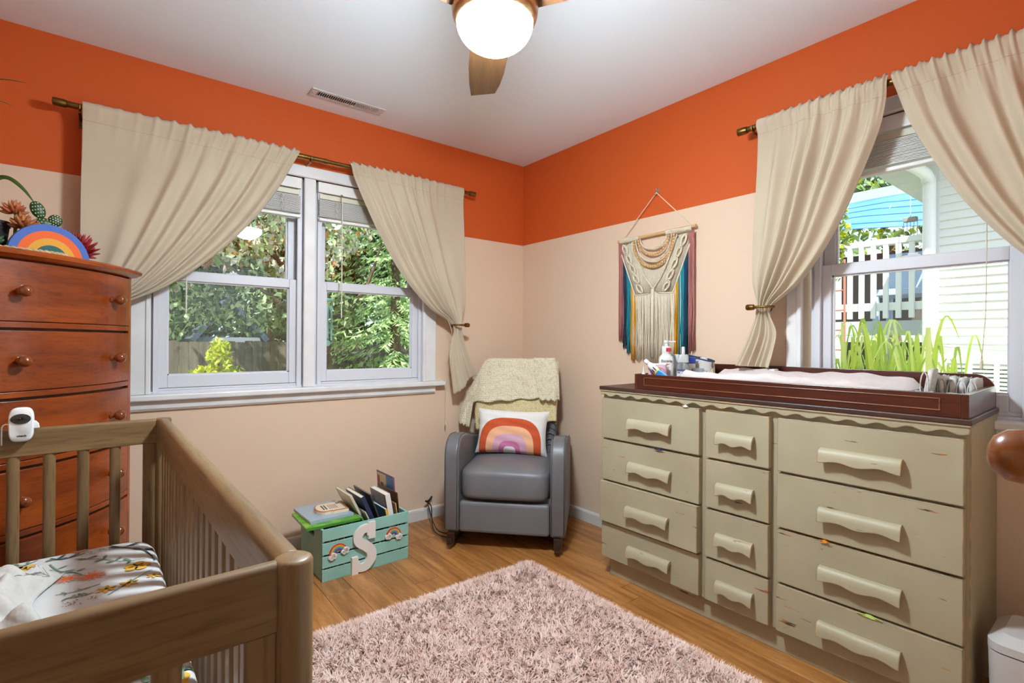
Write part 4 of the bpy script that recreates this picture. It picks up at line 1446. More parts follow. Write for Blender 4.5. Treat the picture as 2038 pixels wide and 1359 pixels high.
def sprig(pts, w, m_, nl, L_, lw):
    P = stem(pts, w, m_)
    for i in range(nl):
        p = P[int((i + 1) * (len(P) - 1) / (nl + 1))]
        a = random.uniform(0, 6.28)
        leaf(p.x, p.y, L_, lw, a, m_)
        leaf(p.x, p.y, L_ * 0.8, lw, a + 2.2, m_)
sprig([(-0.258, 1.204), (-0.238, 1.138), (-0.216, 1.118), (-0.191, 1.072)], 0.002, GR_, 3, 0.035, 0.005)
sprig([(-0.208, 1.208), (-0.155, 1.165), (-0.114, 1.116), (-0.060, 1.093)], 0.0015, GR_, 4, 0.034, 0.007)
sprig([(-0.139, 1.271), (-0.104, 1.224), (-0.061, 1.170), (-0.040, 1.076)], 0.0022, DK_, 2, 0.06, 0.009)
sprig([(-0.260, 1.254), (-0.233, 1.228), (-0.187, 1.241)], 0.0022, DK_, 2, 0.04, 0.006)
sprig([(-0.239, 0.980), (-0.204, 0.973), (-0.157, 0.987)], 0.0014, GR_, 2, 0.02, 0.004)
sprig([(-0.145, 0.904), (-0.100, 0.957), (-0.053, 1.004)], 0.0014, GR_, 1, 0.02, 0.004)
sprig([(-0.221, 0.942), (-0.172, 0.940)], 0.0012, GR_, 5, 0.018, 0.004)
sprig([(-0.114, 0.56), (-0.114, 0.521), (-0.10, 0.48)], 0.002, GR_, 4, 0.04, 0.010)
sprig([(-0.046, 0.60), (-0.046, 0.517), (-0.05, 0.45)], 0.002, GR_, 3, 0.035, 0.008)
sprig([(-0.335, 1.27), (-0.31, 1.24), (-0.28, 1.27)], 0.0015, GR_, 2, 0.03, 0.006)
for (a, c, r) in ((-0.335, 1.225, 0.036), (-0.306, 1.209, 0.040), (-0.081, 1.051, 0.046), (-0.070, 0.452, 0.050), (-0.30, 0.60, 0.04), (-0.45, 0.95, 0.04), (-0.5, 0.4, 0.04)):
    petals(a, c, r, 5, Y_, 0.42, rot=a * 30)
    disc(a, c, r * 0.13, BK_)
for (a, c, r) in ((-0.221, 1.069, 0.040), (-0.173, 1.051, 0.046), (-0.198, 1.272, 0.030), (-0.42, 0.7, 0.045), (-0.2, 0.7, 0.04)):
    petals(a, c, r, 14, CO_, 0.10)
    disc(a, c, r * 0.36, OR_)
for (a, c, r) in ((-0.147, 0.943, 0.032), (-0.104, 0.947, 0.032), (-0.052, 0.963, 0.026), (-0.35, 0.45, 0.03)):
    petals(a, c, r, 6, Y_, 0.20, rot=0.4)
    disc(a, c, r * 0.16, BK_)
for k in range(26):
    disc(-0.157 + random.uniform(-0.035, 0.035), 1.232 + random.uniform(-0.014, 0.014), 0.0022, BR_)
    disc(-0.195 + random.uniform(-0.03, 0.03), 0.906 + random.uniform(-0.015, 0.015), 0.0022, BR_)
tag(pg.build('printed_wildflowers', PM, sheet, fix=False), kind='stuff')

# crumpled swaddle blanket on the sheet
swm = mat('arrow_print_muslin', 'bab4ae', 'c4beb8', scale=6, rough=0.9, bump=(13, 0.9, 0.02))
def sw(u, v_):
    x_ = lerp(-0.58, -0.245, u)
    y_ = lerp(0.66, 1.135, v_)
    ed = min(u, 1 - u, v_, 1 - v_)
    rim = 0.030 * math.sin(5 * u + 2) + 0.035 * math.sin(4 * v_ + 1)
    x_ += 0.03 * math.sin(6 * v_ + 1.0) * u
    y_ += 0.04 * math.sin(5 * u) * v_
    h = 0.004 + smooth01(ed * 6) * (0.022 + 0.018 * math.sin(9 * u + 6 * v_) + 0.030 * abs(math.sin(11 * v_ - 6 * u + math.sin(5 * u))) + 0.022 * abs(math.sin(15 * u + 7 * v_)) + 0.010 * abs(math.sin(26 * v_ + 17 * u)))
    return (x_, y_, MH + 0.004 + max(h, 0.003))
swt = G().grid(sw, 60, 60).build('swaddle_blanket', swm, smooth=True, solid=0.003, loc=(CX, CY, 0.406), rot=(0, 0, CRA))
tag(swt, 'crumpled white muslin swaddle with pink and grey arrows on the crib sheet', 'blanket')
ag = G()
am = [mat('arrow_pink', 'c98a88', rough=0.9), mat('arrow_grey', '8c8580', rough=0.9)]
rr = random.Random(3)
for i in range(26):
    u, v_ = rr.uniform(0.08, 0.9), rr.uniform(0.1, 0.92)
    dx, dy = 0.09, 0.07 + rr.uniform(-0.02, 0.02)
    pts = []
    for k in range(17):
        q = Vector(sw(min(0.97, u + dx * k / 16), min(0.97, v_ + dy * k / 16)))
        pts.append(q + Vector((0, 0, 0.0030)))
    ag.use(i % 2)
    ag.tube(pts, 0.0011, 4)
    for k in (10, 13, 16):
        for s in (-1, 1):
            q = Vector(sw(max(0.02, min(0.98, u + dx * k / 16 - 0.03 - 0.01 * s)), max(0.02, min(0.98, v_ + dy * k / 16 - 0.02 + 0.02 * s)))) + Vector((0, 0, 0.0022))
            ag.tube([pts[k], q], 0.0008, 4)
tag(ag.build('printed_arrows', am, swt, fix=False), kind='stuff')

# baby monitor clipped on the far rail
t = thing('baby_monitor', 'white oval baby monitor camera clipped to the far crib rail', 'baby monitor', (-2.577, -0.985, 0.872), math.radians(-2))
sh = []
W_, H_ = 0.050, 0.092
pts = [(W_ / 2 * math.copysign(abs(math.cos(q)) ** 0.55, math.cos(q)), H_ / 2 * math.copysign(abs(math.sin(q)) ** 0.55, math.sin(q))) for q in [2 * PI * i / 40 for i in range(40)]]
g = G()
k = 40
secs = [(0.90, -0.016), (1.0, -0.012), (1.0, 0.004), (0.9, 0.010)]
V = [(p[0] * s_, y_ - 0.012, p[1] * s_ * (1.0)) for s_, y_ in secs for p in pts]
F = [(i * k + j, i * k + (j + 1) % k, (i + 1) * k + (j + 1) % k, (i + 1) * k + j) for i in range(3) for j in range(k)] + [tuple(range(k)), tuple(3 * k + j for j in range(k))]
g.add(V, F)
bm_ = g.build('housing', mat('monitor_white', 'e8e8e8', rough=0.35), t, smooth='auto', angle=50, loc=(0, 0, 0.034))
Md = Matrix.Translation((0, -0.0285, 0.050)) @ Matrix.Rotation(PI / 2, 4, 'X')
G().lathe([(0.0205, -0.001), (0.0205, 0.0014), (0.019, 0.002), (1e-5, 0.002)], 32, Md @ Matrix.Diagonal((1, 0.67, 1, 1))).build('lens_panel', mat('speckled_black', '2b2a28', '45423d', scale=220, rough=0.25), t, smooth='auto')
G().lathe([(0.0055, 0.0), (0.005, 0.004), (0.003, 0.0045), (1e-5, 0.004)], 16, Md).build('lens', mat('lens_black', '0c0c0e', rough=0.05, coat=1.0), t, smooth='auto')
G().ball((0.0, -0.0325, 0.0525), 0.0011, 6, 4).build('red_led', mat('red_led', 'd8402c', emit=0.8), t)
text_mesh('vtech', 0.0072, 'brand_lettering', mat('dark_print', '2a2622', rough=0.6), t, (0.002, -0.0284, 0.004), (PI / 2, 0, 0), bold=0.00022, sx=1.25)
G().prism([(0.024, 0.022), (0.036, 0.022), (0.034, 0.033), (0.028, 0.041), (0.023, 0.042)], -0.020, -0.006, 'xz').build('clip', mat('monitor_white', 'e8e8e8'), t, bevel=0.001)
G().tube(crom([(-0.022, -0.014, 0.034), (-0.032, -0.014, 0.036), (-0.038, -0.013, 0.030), (-0.039, -0.014, 0.016), (-0.039, -0.014, -0.02)], 5), 0.0018, 6).build('power_lead', mat('monitor_white', 'e8e8e8'), t, smooth=True)
# ------------------------------------------------------------------ grey glider chair in the corner (local y to its back)
GA = math.radians(-47.0)
GX, GY = -0.716, -0.722
GC = thing('glider_chair', 'grey faux-leather rocking armchair in the corner', 'armchair', (GX, GY, 0), GA)
grey = mat('grey_faux_leather', '676668', '737173', scale=5, rough=0.42, bump=(300, 0.12, 0.002), spec=0.5)
greyb = mat('charcoal_back_cloth', '56555a', '616065', scale=9, rough=0.6, bump=(300, 0.15, 0.002))
walnut = mat('dark_rocker_wood', '2a1810', '38211a', scale=12, rough=0.3, coat=0.4)
# arms: rounded slab profile in (y, z)
ap = [(0.012, 0.088), (0.000, 0.11), (0.000, 0.46)]
ap += [(0.105 - 0.105 * math.cos(q), 0.500 + 0.112 * math.sin(q)) for q in [PI / 2 * i / 9 for i in range(10)]]
ap += [(0.20, 0.606), (0.34, 0.572), (0.50, 0.545), (0.585, 0.54), (0.60, 0.50), (0.585, 0.088)]
for s in (-1, 1):
    xa, xb = sorted((s * 0.252, s * 0.336))
    arm = G().prism(ap, xa, xb, 'yz').build('armrest', grey, GC, smooth='auto', bevel=0.016, seg=4, angle=30)
    xm = s * 0.336
    for xx in (s * 0.337, s * 0.251):
        G().tube([(xx - s * 0.010 * (1 if xx == s * 0.337 else -1), p[0] + 0.002, p[1]) for p in ap[1:17]], 0.0022, 5).build('piping', mat('dark_grey_seam', '4b4a4d', rough=0.5), arm, smooth=True)
# seat cushion
def cushion(x0, x1, y0, y1, z0, z1, r, crown, nu=24, nv=24, ex=0.28):
    g = G()
    def sh(u, v_):
        a = 2 * PI * u
        b_ = PI * (v_ - 0.5)
        cb = math.copysign(abs(math.cos(b_)) ** ex, math.cos(b_))
        sb = math.copysign(abs(math.sin(b_)) ** ex, math.sin(b_))
        ca = math.copysign(abs(math.cos(a)) ** ex, math.cos(a))
        sa = math.copysign(abs(math.sin(a)) ** ex, math.sin(a))
        x_ = (x0 + x1) / 2 + (x1 - x0) / 2 * cb * ca
        y_ = (y0 + y1) / 2 + (y1 - y0) / 2 * cb * sa
        z_ = (z0 + z1) / 2 + (z1 - z0) / 2 * sb
        if sb > 0:
            fx = 1 - ((x_ - (x0 + x1) / 2) / ((x1 - x0) / 2)) ** 2
            fy = 1 - ((y_ - (y0 + y1) / 2) / ((y1 - y0) / 2)) ** 2
            z_ += crown * max(0, fx) * max(0, fy) ** 0.5 * sb
        return (x_, y_, z_)
    g.grid(sh, nu * 2, nv)
    return g
cushion(-0.252, 0.252, -0.012, 0.56, 0.270, 0.442, 0.05, 0.022).build('seat_cushion', grey, GC, smooth=True, weld=True)
G().box(-0.250, 0.250, 0.004, 0.06, 0.092, 0.262).build('footrest_panel', grey, GC, bevel=0.018, seg=3)
G().box(-0.250, 0.250, 0.06, 0.57, 0.12, 0.285).build('seat_base', grey, GC)
Mbk = Matrix.Translation((0, 0.475, 0.40)) @ Matrix.Rotation(math.radians(-12), 4, 'X')
g = cushion(-0.248, 0.248, -0.005, 0.092, 0.0, 0.605, 0.05, 0.0, ex=0.22)
g.v = [tuple(Mbk @ Vector(p)) for p in g.v]
g.build('backrest', greyb, GC, smooth=True, weld=True)
bq = G()
for k in range(7):
    bq.tube([tuple(Mbk @ Vector((-0.25 + 0.5 * i / 12, -0.008 + 0.006 * math.sin(i * 2.0 + k), 0.08 + 0.035 * k + 0.02 * (i % 2)))) for i in range(13)], 0.004, 5)
bq.build('quilting', greyb, GC, smooth=True)
for s in (-1, 1):
    xx = s * 0.294
    lowr = [(-0.03 + 0.66 * i / 16, 0.002 + 0.055 * ((i / 16 - 0.42) / 0.58) ** 2) for i in range(17)]
    upr = [(y_, z_ + 0.034) for y_, z_ in reversed(lowr)]
    G().prism(lowr + upr, xx - 0.014, xx + 0.014, 'yz').build('rocker', walnut, GC, bevel=0.003)
    fb = G().box(xx - 0.022, xx + 0.022, -0.002, 0.05, 0.03, 0.09)
    fb.build('rocker_foot', walnut, GC, bevel=0.004)
    for zz in (0.05,):
        G().ball((xx, -0.003, zz), 0.006, 10, 5, (1, 0.5, 1)).build('bolt', chromem, GC, smooth=True)
G().box(-0.28, 0.28, 0.22, 0.27, 0.045, 0.10).build('cross_bar', walnut, GC, bevel=0.003)
G().box(-0.28, 0.28, 0.48, 0.53, 0.055, 0.12).build('cross_bar', walnut, GC, bevel=0.003)

# knitted blankets over the chair back (chair coordinates, slope of the back)
def knit(name, c1, c2, sc):
    m = mat(name, c1, c2, scale=20, rough=0.95, sheen=0.3)
    N, L, b = nodes_of(m)
    tc = N.new('ShaderNodeTexCoord')
    v = N.new('ShaderNodeTexVoronoi')
    v.inputs['Scale'].default_value = sc
    v.inputs['Randomness'].default_value = 0.45
    L(tc.outputs['Object'], v.inputs['Vector'])
    bp = N.new('ShaderNodeBump')
    bp.inputs['Strength'].default_value = 0.9
    bp.inputs['Distance'].default_value = 0.006
    bp.invert = True
    L(v.outputs['Distance'], bp.inputs['Height'])
    L(bp.outputs[0], b.inputs['Normal'])
    src = b.inputs['Base Color'].links[0].from_socket
    r = N.new('ShaderNodeValToRGB')
    r.color_ramp.elements[0].position = 0.45
    r.color_ramp.elements[0].color = (1, 1, 1, 1)
    r.color_ramp.elements[1].position = 0.85
    r.color_ramp.elements[1].color = (0.72, 0.67, 0.58, 1)
    L(v.outputs['Distance'], r.inputs[0])
    mx_ = N.new('ShaderNodeMixRGB')
    mx_.blend_type = 'MULTIPLY'
    mx_.inputs[0].default_value = 1.0
    L(src, mx_.inputs[1])
    L(r.outputs[0], mx_.inputs[2])
    L(mx_.outputs[0], b.inputs['Base Color'])
    return m
knit1 = knit('cream_knit', 'e0d6b8', 'e8dfc4', 85)
knit2 = knit('yellow_cream_knit', 'e2cf9c', 'ead9ac', 110)
def drape(name, label, rows_, depth, m, seed, thick=0.008, parent=None):
    """rows_: keyed (t, xl, zl, xr, zr) on the sloped front of the backrest; starts behind the top edge"""
    rr = random.Random(seed)
    p1, p2 = rr.uniform(0, 6), rr.uniform(0, 6)
    TOPZ = 1.000
    g = G()
    def f(u, v_):
        xl, zl, xr, zr = poly_at(rows_, v_)
        x_ = lerp(xl, xr, u)
        z_ = lerp(zl, zr, u) + 0.006 * math.sin(u * 21 + p1) * v_
        # height along the back slope to chair y
        h = (z_ - 0.40) / math.cos(math.radians(12))
        y_ = 0.475 + (z_ - 0.40) * math.tan(math.radians(12)) - depth - 0.006 * (1 + math.sin(u * 9 + 5 * v_ + p2))
        ov = abs(x_) - 0.235
        if ov > 0:
            y_ += ov * 0.6
        if v_ < 0.12:
            k = 1 - v_ / 0.12
            y_ += k * 0.085
            z_ += 0.020 * math.sin(k * PI) - 0.02 * k
        return (x_, y_, z_)
    g.grid(f, 40, 40)
    if parent is not None:
        return g.build(name, m, parent, smooth=True, solid=thick)
    o = g.build(name, m, smooth=True, solid=thick, loc=(GX, GY, 0), rot=(0, 0, GA))
    return tag(o, label, 'blanket')
drape('knit_blanket', 'yellowish cream knit blanket hanging lowest over the chair back',
      [(0, -0.21, 1.000, 0.250, 1.000), (0.12, -0.23, 1.012, 0.255, 1.005), (0.45, -0.26, 0.83, 0.262, 0.84), (0.75, -0.285, 0.68, 0.250, 0.72), (1.0, -0.27, 0.565, 0.250, 0.640)], 0.026, knit2, 1)
KB = thing('knit_blanket', 'cream knit blanket folded over the top of the chair back', 'blanket', (GX, GY, 0), GA)
drape('folded_layer', None,
      [(0, -0.20, 1.010, 0.11, 1.010), (0.12, -0.205, 1.022, 0.11, 1.022), (0.45, -0.265, 0.93, 0.125, 0.95), (0.75, -0.315, 0.83, 0.14, 0.86), (1.0, -0.295, 0.745, 0.150, 0.785)], 0.053, knit1, 2, thick=0.010, parent=KB)
drape('doubled_flap', None,
      [(0, 0.10, 1.015, 0.235, 1.015), (0.12, 0.10, 1.030, 0.238, 1.030), (0.5, 0.118, 0.92, 0.262, 0.91), (1.0, 0.145, 0.775, 0.268, 0.775)], 0.072, knit1, 3, thick=0.010, parent=KB)
drape('sagging_corner', None,
      [(0, -0.215, 1.00, -0.18, 1.005), (0.12, -0.225, 1.00, -0.185, 1.01), (0.4, -0.31, 0.86, -0.245, 0.90), (0.75, -0.39, 0.69, -0.30, 0.73), (1.0, -0.395, 0.605, -0.315, 0.585)], 0.053, knit1, 4, thick=0.010, parent=KB)

# rainbow pillow on the seat
pilm = mat('rainbow_pillow_cloth', 'e4e0da', rough=0.9, bump=(150, 0.25, 0.002))
N, L, b = nodes_of(pilm)
tc = N.new('ShaderNodeTexCoord')
sx = N.new('ShaderNodeSeparateXYZ')
L(tc.outputs['Object'], sx.inputs[0])
def math_n(op, a, c=None):
    n = N.new('ShaderNodeMath')
    n.operation = op
    if isinstance(a, (int, float)):
        n.inputs[0].default_value = a
    else:
        L(a, n.inputs[0])
    if c is not None:
        if isinstance(c, (int, float)):
            n.inputs[1].default_value = c
        else:
            L(c, n.inputs[1])
    return n.outputs[0]
ax = math_n('ABSOLUTE', math_n('SUBTRACT', sx.outputs[0], -0.004))
zz = math_n('MAXIMUM', math_n('SUBTRACT', sx.outputs[2], -0.132), 0.0)
# rounded arch distance: p-norm of (x/1, z/0.82)
d4 = math_n('POWER', math_n('ADD', math_n('POWER', ax, 3.2), math_n('POWER', math_n('MULTIPLY', zz, 0.90), 3.2)), 1 / 3.2)
rp_ = N.new('ShaderNodeValToRGB')
rp_.color_ramp.interpolation = 'CONSTANT'
stops = [(0.0, 'e4e0da'), (0.038, 'c9729c'), (0.066, 'd3a2b4'), (0.104, 'eeb088'), (0.146, 'c9532a'), (0.190, 'e4e0da')]
cr = rp_.color_ramp
for i, (p, c) in enumerate(stops):
    if i < 2:
        e = cr.elements[i]
        e.position = p * 4
    else:
        e = cr.elements.new(p * 4)
    e.color = lin(c)
L(math_n('MULTIPLY', d4, 4.0), rp_.inputs[0])
L(rp_.outputs[0], b.inputs['Base Color'])
PX, PZ = 0.222, 0.136
def pil(u, v_):
    s_, q = 2 * u - 1, 2 * v_ - 1
    pinch = 1 - 0.07 * (1 - abs(s_) ** 2) * abs(q) ** 3
    pinch2 = 1 - 0.07 * (1 - abs(q) ** 2) * abs(s_) ** 3
    th = 0.062 * ((1 - s_ ** 4) * (1 - q ** 4)) ** 0.5 + 0.003
    w = 0.003 * math.sin(14 * q + 6 * s_) * (1 - s_ * s_)
    return s_ * PX * pinch2, q * PZ * pinch, th + w
g = G()
g.grid(lambda u, v_: (lambda p: (p[0], -p[2], p[1]))(pil(u, v_)), 32, 24)
g.grid(lambda u, v_: (lambda p: (p[0], p[2] * 0.8, p[1]))(pil(u, v_)), 32, 24)
po = g.build('throw_pillow', pilm, smooth=True, weld=True)
ca_, sa_ = math.cos(GA), math.sin(GA)
plx, ply = -0.012, 0.375
po.location = (GX + ca_ * plx - sa_ * ply, GY + sa_ * plx + ca_ * ply, 0.586)
po.rotation_euler = Euler((math.radians(-14), math.radians(1.5), GA), 'XYZ')
tag(po, 'white throw pillow printed with a rust, peach and pink rainbow arch', 'pillow')

# black power lead beside the chair
cord = crom([(-0.84, -0.03, 0.115), (-0.835, -0.08, 0.10), (-0.875, -0.16, 0.06), (-0.92, -0.27, 0.020), (-0.90, -0.36, 0.008), (-0.84, -0.42, 0.006)], 8)
g = G().tube(cord, 0.0035, 7)
g2 = crom([(-0.835, -0.03, 0.115), (-0.842, -0.07, 0.08), (-0.862, -0.15, 0.030), (-0.88, -0.26, 0.006), (-0.84, -0.33, 0.005)], 8)
t = thing('power_lead', 'black power lead looping on the floor left of the armchair', 'power cord', (0.035, 0.0, 0))
g.build('lead', mat('black_rubber', '161517', rough=0.5), t, smooth=True)
G().tube(g2, 0.003, 7).build('lead', mat('black_rubber', '161517'), t, smooth=True)
G().tube(crom([(-0.855, -0.045, 0.128), (-0.835, -0.03, 0.118), (-0.81, -0.02, 0.125), (-0.795, -0.016, 0.14)], 4), 0.006, 7).build('cable_tie', mat('black_rubber', '161517'), t, smooth=True)

# ------------------------------------------------------------------ mint crate
CA = math.radians(1.15)
KX, KY = -1.604, -0.485
KR = thing('book_crate', 'mint painted wooden crate with letter and rainbow decorations', 'crate', (KX, KY, 0), CA)
KW, KD, KH = 0.448, 0.325, 0.246
mint = mat('mint_paint', '86b5a9', '92c0b3', scale=6, rough=0.6, bump=(80, 0.12, 0.002), rnd=0.03)
zs = [(0.0, 0.056), (0.064, 0.117), (0.126, 0.180), (0.190, KH)]
for yy in (0.0, KD - 0.008):
    for (a, c) in zs:
        G().box(0, KW, yy, yy + 0.008, a, c).build('slat', mint, KR, bevel=0.0012)
def end_panel(x0, x1):
    yo, z0 = 0.010, 0.004
    y1 = KD - 0.010
    hy0, hy1, hz0, hz1 = KD / 2 - 0.045, KD / 2 + 0.045, 0.182, 0.208
    g = G()
    n = 8
    hole = []
    r = 0.013
    for (cx, cy, a0) in ((hy1 - r, hz1 - r, 0), (hy0 + r, hz1 - r, PI / 2), (hy0 + r, hz0 + r, PI), (hy1 - r, hz0 + r, 3 * PI / 2)):
        hole += [(cx + r * math.cos(a0 + PI / 2 * i / 4), cy + r * math.sin(a0 + PI / 2 * i / 4)) for i in range(5)]
    outer = []
    cyc, czc = (hy0 + hy1) / 2, (hz0 + hz1) / 2
    for (p, q) in hole:
        dx, dz = p - cyc, q - czc
        s_ = min(((y1 - cyc) / dx if dx > 0 else (yo - cyc) / dx) if abs(dx) > 1e-6 else 1e9,
                 ((KH - 0.002 - czc) / dz if dz > 0 else (z0 - czc) / dz) if abs(dz) > 1e-6 else 1e9)
        outer.append((cyc + dx * s_, czc + dz * s_))
    k = len(hole)
    for cy_, cz_ in ((y1, KH - 0.002), (yo, KH - 0.002), (yo, z0), (y1, z0)):
        j = min(range(k), key=lambda i: (outer[i][0] - cy_) ** 2 + (outer[i][1] - cz_) ** 2)
        outer[j] = (cy_, cz_)
    V = [(x, p, q) for x in (x0, x1) for (p, q) in outer + hole]
    F = []
    for i in range(k):
        j = (i + 1) % k
        F += [(i, j, k + j, k + i), (2 * k + i, 3 * k + i, 3 * k + j, 2 * k + j), (i, 2 * k + i, 2 * k + j, j), (k + i, k + j, 3 * k + j, 3 * k + i)]
    g.add(V, F)
    return g
end_panel(0.0, 0.012).build('end_panel', mint, KR)
end_panel(KW - 0.012, KW).build('end_panel', mint, KR)
for i in range(4):
    G().box(0.014, KW - 0.014, 0.012 + i * 0.077, 0.012 + i * 0.077 + 0.070, 0.004, 0.012).build('bottom_slat', mint, KR)
# letter S cut from wood, slab-serif
creamw = mat('white_wood_letter', 'e2d8d0', rough=0.6)
so = [(0.232, 0.178), (0.228, 0.205), (0.212, 0.213), (0.186, 0.205), (0.168, 0.178), (0.176, 0.152), (0.208, 0.128), (0.236, 0.098), (0.238, 0.062), (0.214, 0.030), (0.186, 0.024), (0.166, 0.035), (0.160, 0.060)]
sc_ = crom([(a, c, 0) for a, c in so], 6)
w_prof = [0.016, 0.018, 0.020, 0.021, 0.022, 0.023, 0.024, 0.024, 0.024, 0.022, 0.019, 0.018, 0.016]
Lp, Rp = [], []
for i, p in enumerate(sc_):
    t_ = (sc_[min(i + 1, len(sc_) - 1)] - sc_[max(i - 1, 0)]).normalized()
    n_ = Vector((-t_.y, t_.x, 0))
    q = i / 6
    a = w_prof[min(int(q), 12)]
    b_ = w_prof[min(int(q) + 1, 12)]
    w = lerp(a, b_, q - int(q))
    Lp.append(p + n_ * w)
    Rp.append(p - n_ * w)
g = G()
V = [(p.x, y_, p.y) for y_ in (-0.016, -0.0005) for p in Lp + Rp]
k = len(Lp)
F = []
for i in range(k - 1):
    F += [(i, i + 1, k + i + 1, k + i), (2 * k + i, 3 * k + i, 3 * k + i + 1, 2 * k + i + 1), (i, 2 * k + i, 2 * k + i + 1, i + 1), (k + i, k + i + 1, 3 * k + i + 1, 3 * k + i)]
F += [(0, k, 3 * k, 2 * k), (k - 1, 3 * k - 1, 4 * k - 1, 2 * k - 1)]
g.add(V, F)
g.box(0.222, 0.258, -0.0164, -0.0003, 0.158, 0.240)
g.box(0.138, 0.170, -0.0164, -0.0003, 0.000, 0.084)
g.prism([(0.215, 0.218), (0.226, 0.224), (0.226, 0.200), (0.205, 0.205)], -0.0162, -0.0004, 'xz')
g.prism([(0.168, 0.010), (0.186, 0.006), (0.186, 0.030), (0.168, 0.044)], -0.0162, -0.0004, 'xz')
g.build('letter_s', creamw, KR)['label'] = 'white wooden slab-serif letter S'
# wooden rainbows with clouds
def rainbow(cx, cz, tilt, sc):
    rb = G().prism([(0.044 * sc * math.cos(q), 0.044 * sc * math.sin(q)) for q in [PI * i / 20 for i in range(21)]] + [(0.014 * sc * math.cos(q), 0.014 * sc * math.sin(q)) for q in [PI - PI * i / 20 for i in range(21)]], -0.004, -0.0005, 'xz').build('rainbow_ornament', mat('rb_back', 'b23028', rough=0.5), KR, loc=(cx, 0, cz), rot=(0, tilt, 0))
    bands = ['c9382a', 'e0a020', '6fa86a', '4a72b0', '6a3f86']
    for i, c in enumerate(bands):
        ro, ri = (0.044 - 0.006 * i) * sc, (0.044 - 0.006 * (i + 1)) * sc
        pts = [(ro * math.cos(q), ro * math.sin(q)) for q in [PI * j / 20 for j in range(21)]] + [(ri * math.cos(q), ri * math.sin(q)) for q in [PI - PI * j / 20 for j in range(21)]]
        G().prism(pts, -0.0048, -0.004, 'xz').build('band', mat('rb_' + c, c, rough=0.5), rb)
    for s in (-1, 1):
        cl = G()
        for (dx, dz, r) in ((0, 0, 0.011), (0.012, 0.002, 0.010), (-0.012, 0.001, 0.009), (0.005, 0.008, 0.010), (-0.006, -0.007, 0.009), (0.008, -0.006, 0.009)):
            cl.lathe([(r * sc, 0.0), (r * sc, 0.004), (r * sc * 0.85, 0.005)], 14, Matrix.Translation((s * 0.031 * sc + dx * sc, -0.004, -0.004 + dz * sc)) @ Matrix.Rotation(PI / 2, 4, 'X'))
        cl.build('cloud', creamw, rb)
rainbow(0.076, 0.123, math.radians(-14), 1.0)
rainbow(0.362, 0.138, math.radians(12), 0.95)

# ------------------------------------------------------------------ books
BKN = [0]
def book(label, loc, size, rot, cover, page='e8dfc9', group='books in the mint crate', art=None, spine=None, board=0.0022):
    board = min(board, size[0] * 0.25)
    """thickness along x, spine at -y, height along z; rotated about its lower corner"""
    t_, w, h = size
    b_ = thing('picture_book', label, 'book', loc, 0, group, rot=rot)
    cm_ = mat('cover_' + cover, cover, rough=0.35, coat=0.15)
    sm_ = mat('cover_' + (spine or cover), spine or cover, rough=0.35, coat=0.15)
    c = G()
    c.box(0, board, 0, w, 0, h).box(t_ - board, t_, 0, w, 0, h)
    c.build('cover', cm_, b_, bevel=0.0006, seg=1)
    G().box(-0.0002, t_ + 0.0002, -0.0008, 0.0022, 0, h).build('spine', sm_, b_, bevel=0.0006, seg=1)
    G().box(board, t_ - board, 0.0022, w - 0.004, 0.003, h - 0.003).build('pages', mat('pages_' + page, page, rough=0.9), b_)
    if art:
        for (y0, y1, z0, z1, col) in art:
            G().box(-0.0004, 0.0, y0 * w, y1 * w, z0 * h, z1 * h).build('cover_art', mat('art_' + col, col, rough=0.4), b_)
    return b_
def kp(x, y, z):
    c, s = math.cos(CA), math.sin(CA)
    return (KX + c * x - s * y, KY + s * x + c * y, z)
R = math.radians
# lying flat at the left: book turned so its thickness points up
flat_rot = lambda rz: (Matrix.Rotation(rz, 4, 'Z') @ Matrix.Rotation(R(-90), 4, 'Y') @ Matrix.Rotation(R(0), 4, 'X')).to_euler()
def flat_book(label, x0, y0, z0, wx, wy, th, rz, cover, page='e8dfc9', arts=()):
    b_ = thing('picture_book', label, 'book', kp(x0, y0, z0), CA + rz, 'books in the mint crate')
    cm_ = mat('cover_' + cover, cover, rough=0.35, coat=0.15)
    G().box(0, wx, 0, wy, 0, 0.0022).box(0, wx, 0, wy, th - 0.0022, th).build('cover', cm_, b_, bevel=0.0006, seg=1)
    G().box(0.002, wx - 0.004, 0.002, wy - 0.004, 0.0022, th - 0.0022).build('pages', mat('pages_' + page, page, rough=0.9), b_)
    G().box(0.0, wx, -0.0006, 0.002, 0, th).build('spine', cm_, b_)
    for i, (a, c, e, f, col) in enumerate(arts):
        G().box(a * wx, c * wx, e * wy, f * wy, th, th + 0.0004).build('cover_art', mat('art_' + col, col, rough=0.4), b_)
    return b_
green_m = mat('cover_green_art', '3f8a2c', '8fc23a', scale=22, rough=0.35)
gb = flat_book('green picture book lying lowest of the flat stack', -0.064, 0.030, 0.2475, 0.258, 0.270, 0.012, R(-2), '3f8a2c', arts=())
for ch in gb.children:
    if ch.name.startswith('cover'):
        ch.data.materials[0] = green_m
flat_book('pale blue picture book lying on the green one', -0.032, 0.072, 0.2600, 0.214, 0.262, 0.013, R(1), '9fb0bd',
          arts=((0.30, 0.42, 0.30, 0.36, 'b8433c'), (0.36, 0.52, 0.24, 0.28, '8a3a3a'), (0.2, 0.24, 0.5, 0.54, 'd8b04a'), (0.86, 0.90, 0.2, 0.24, 'c23a52')))
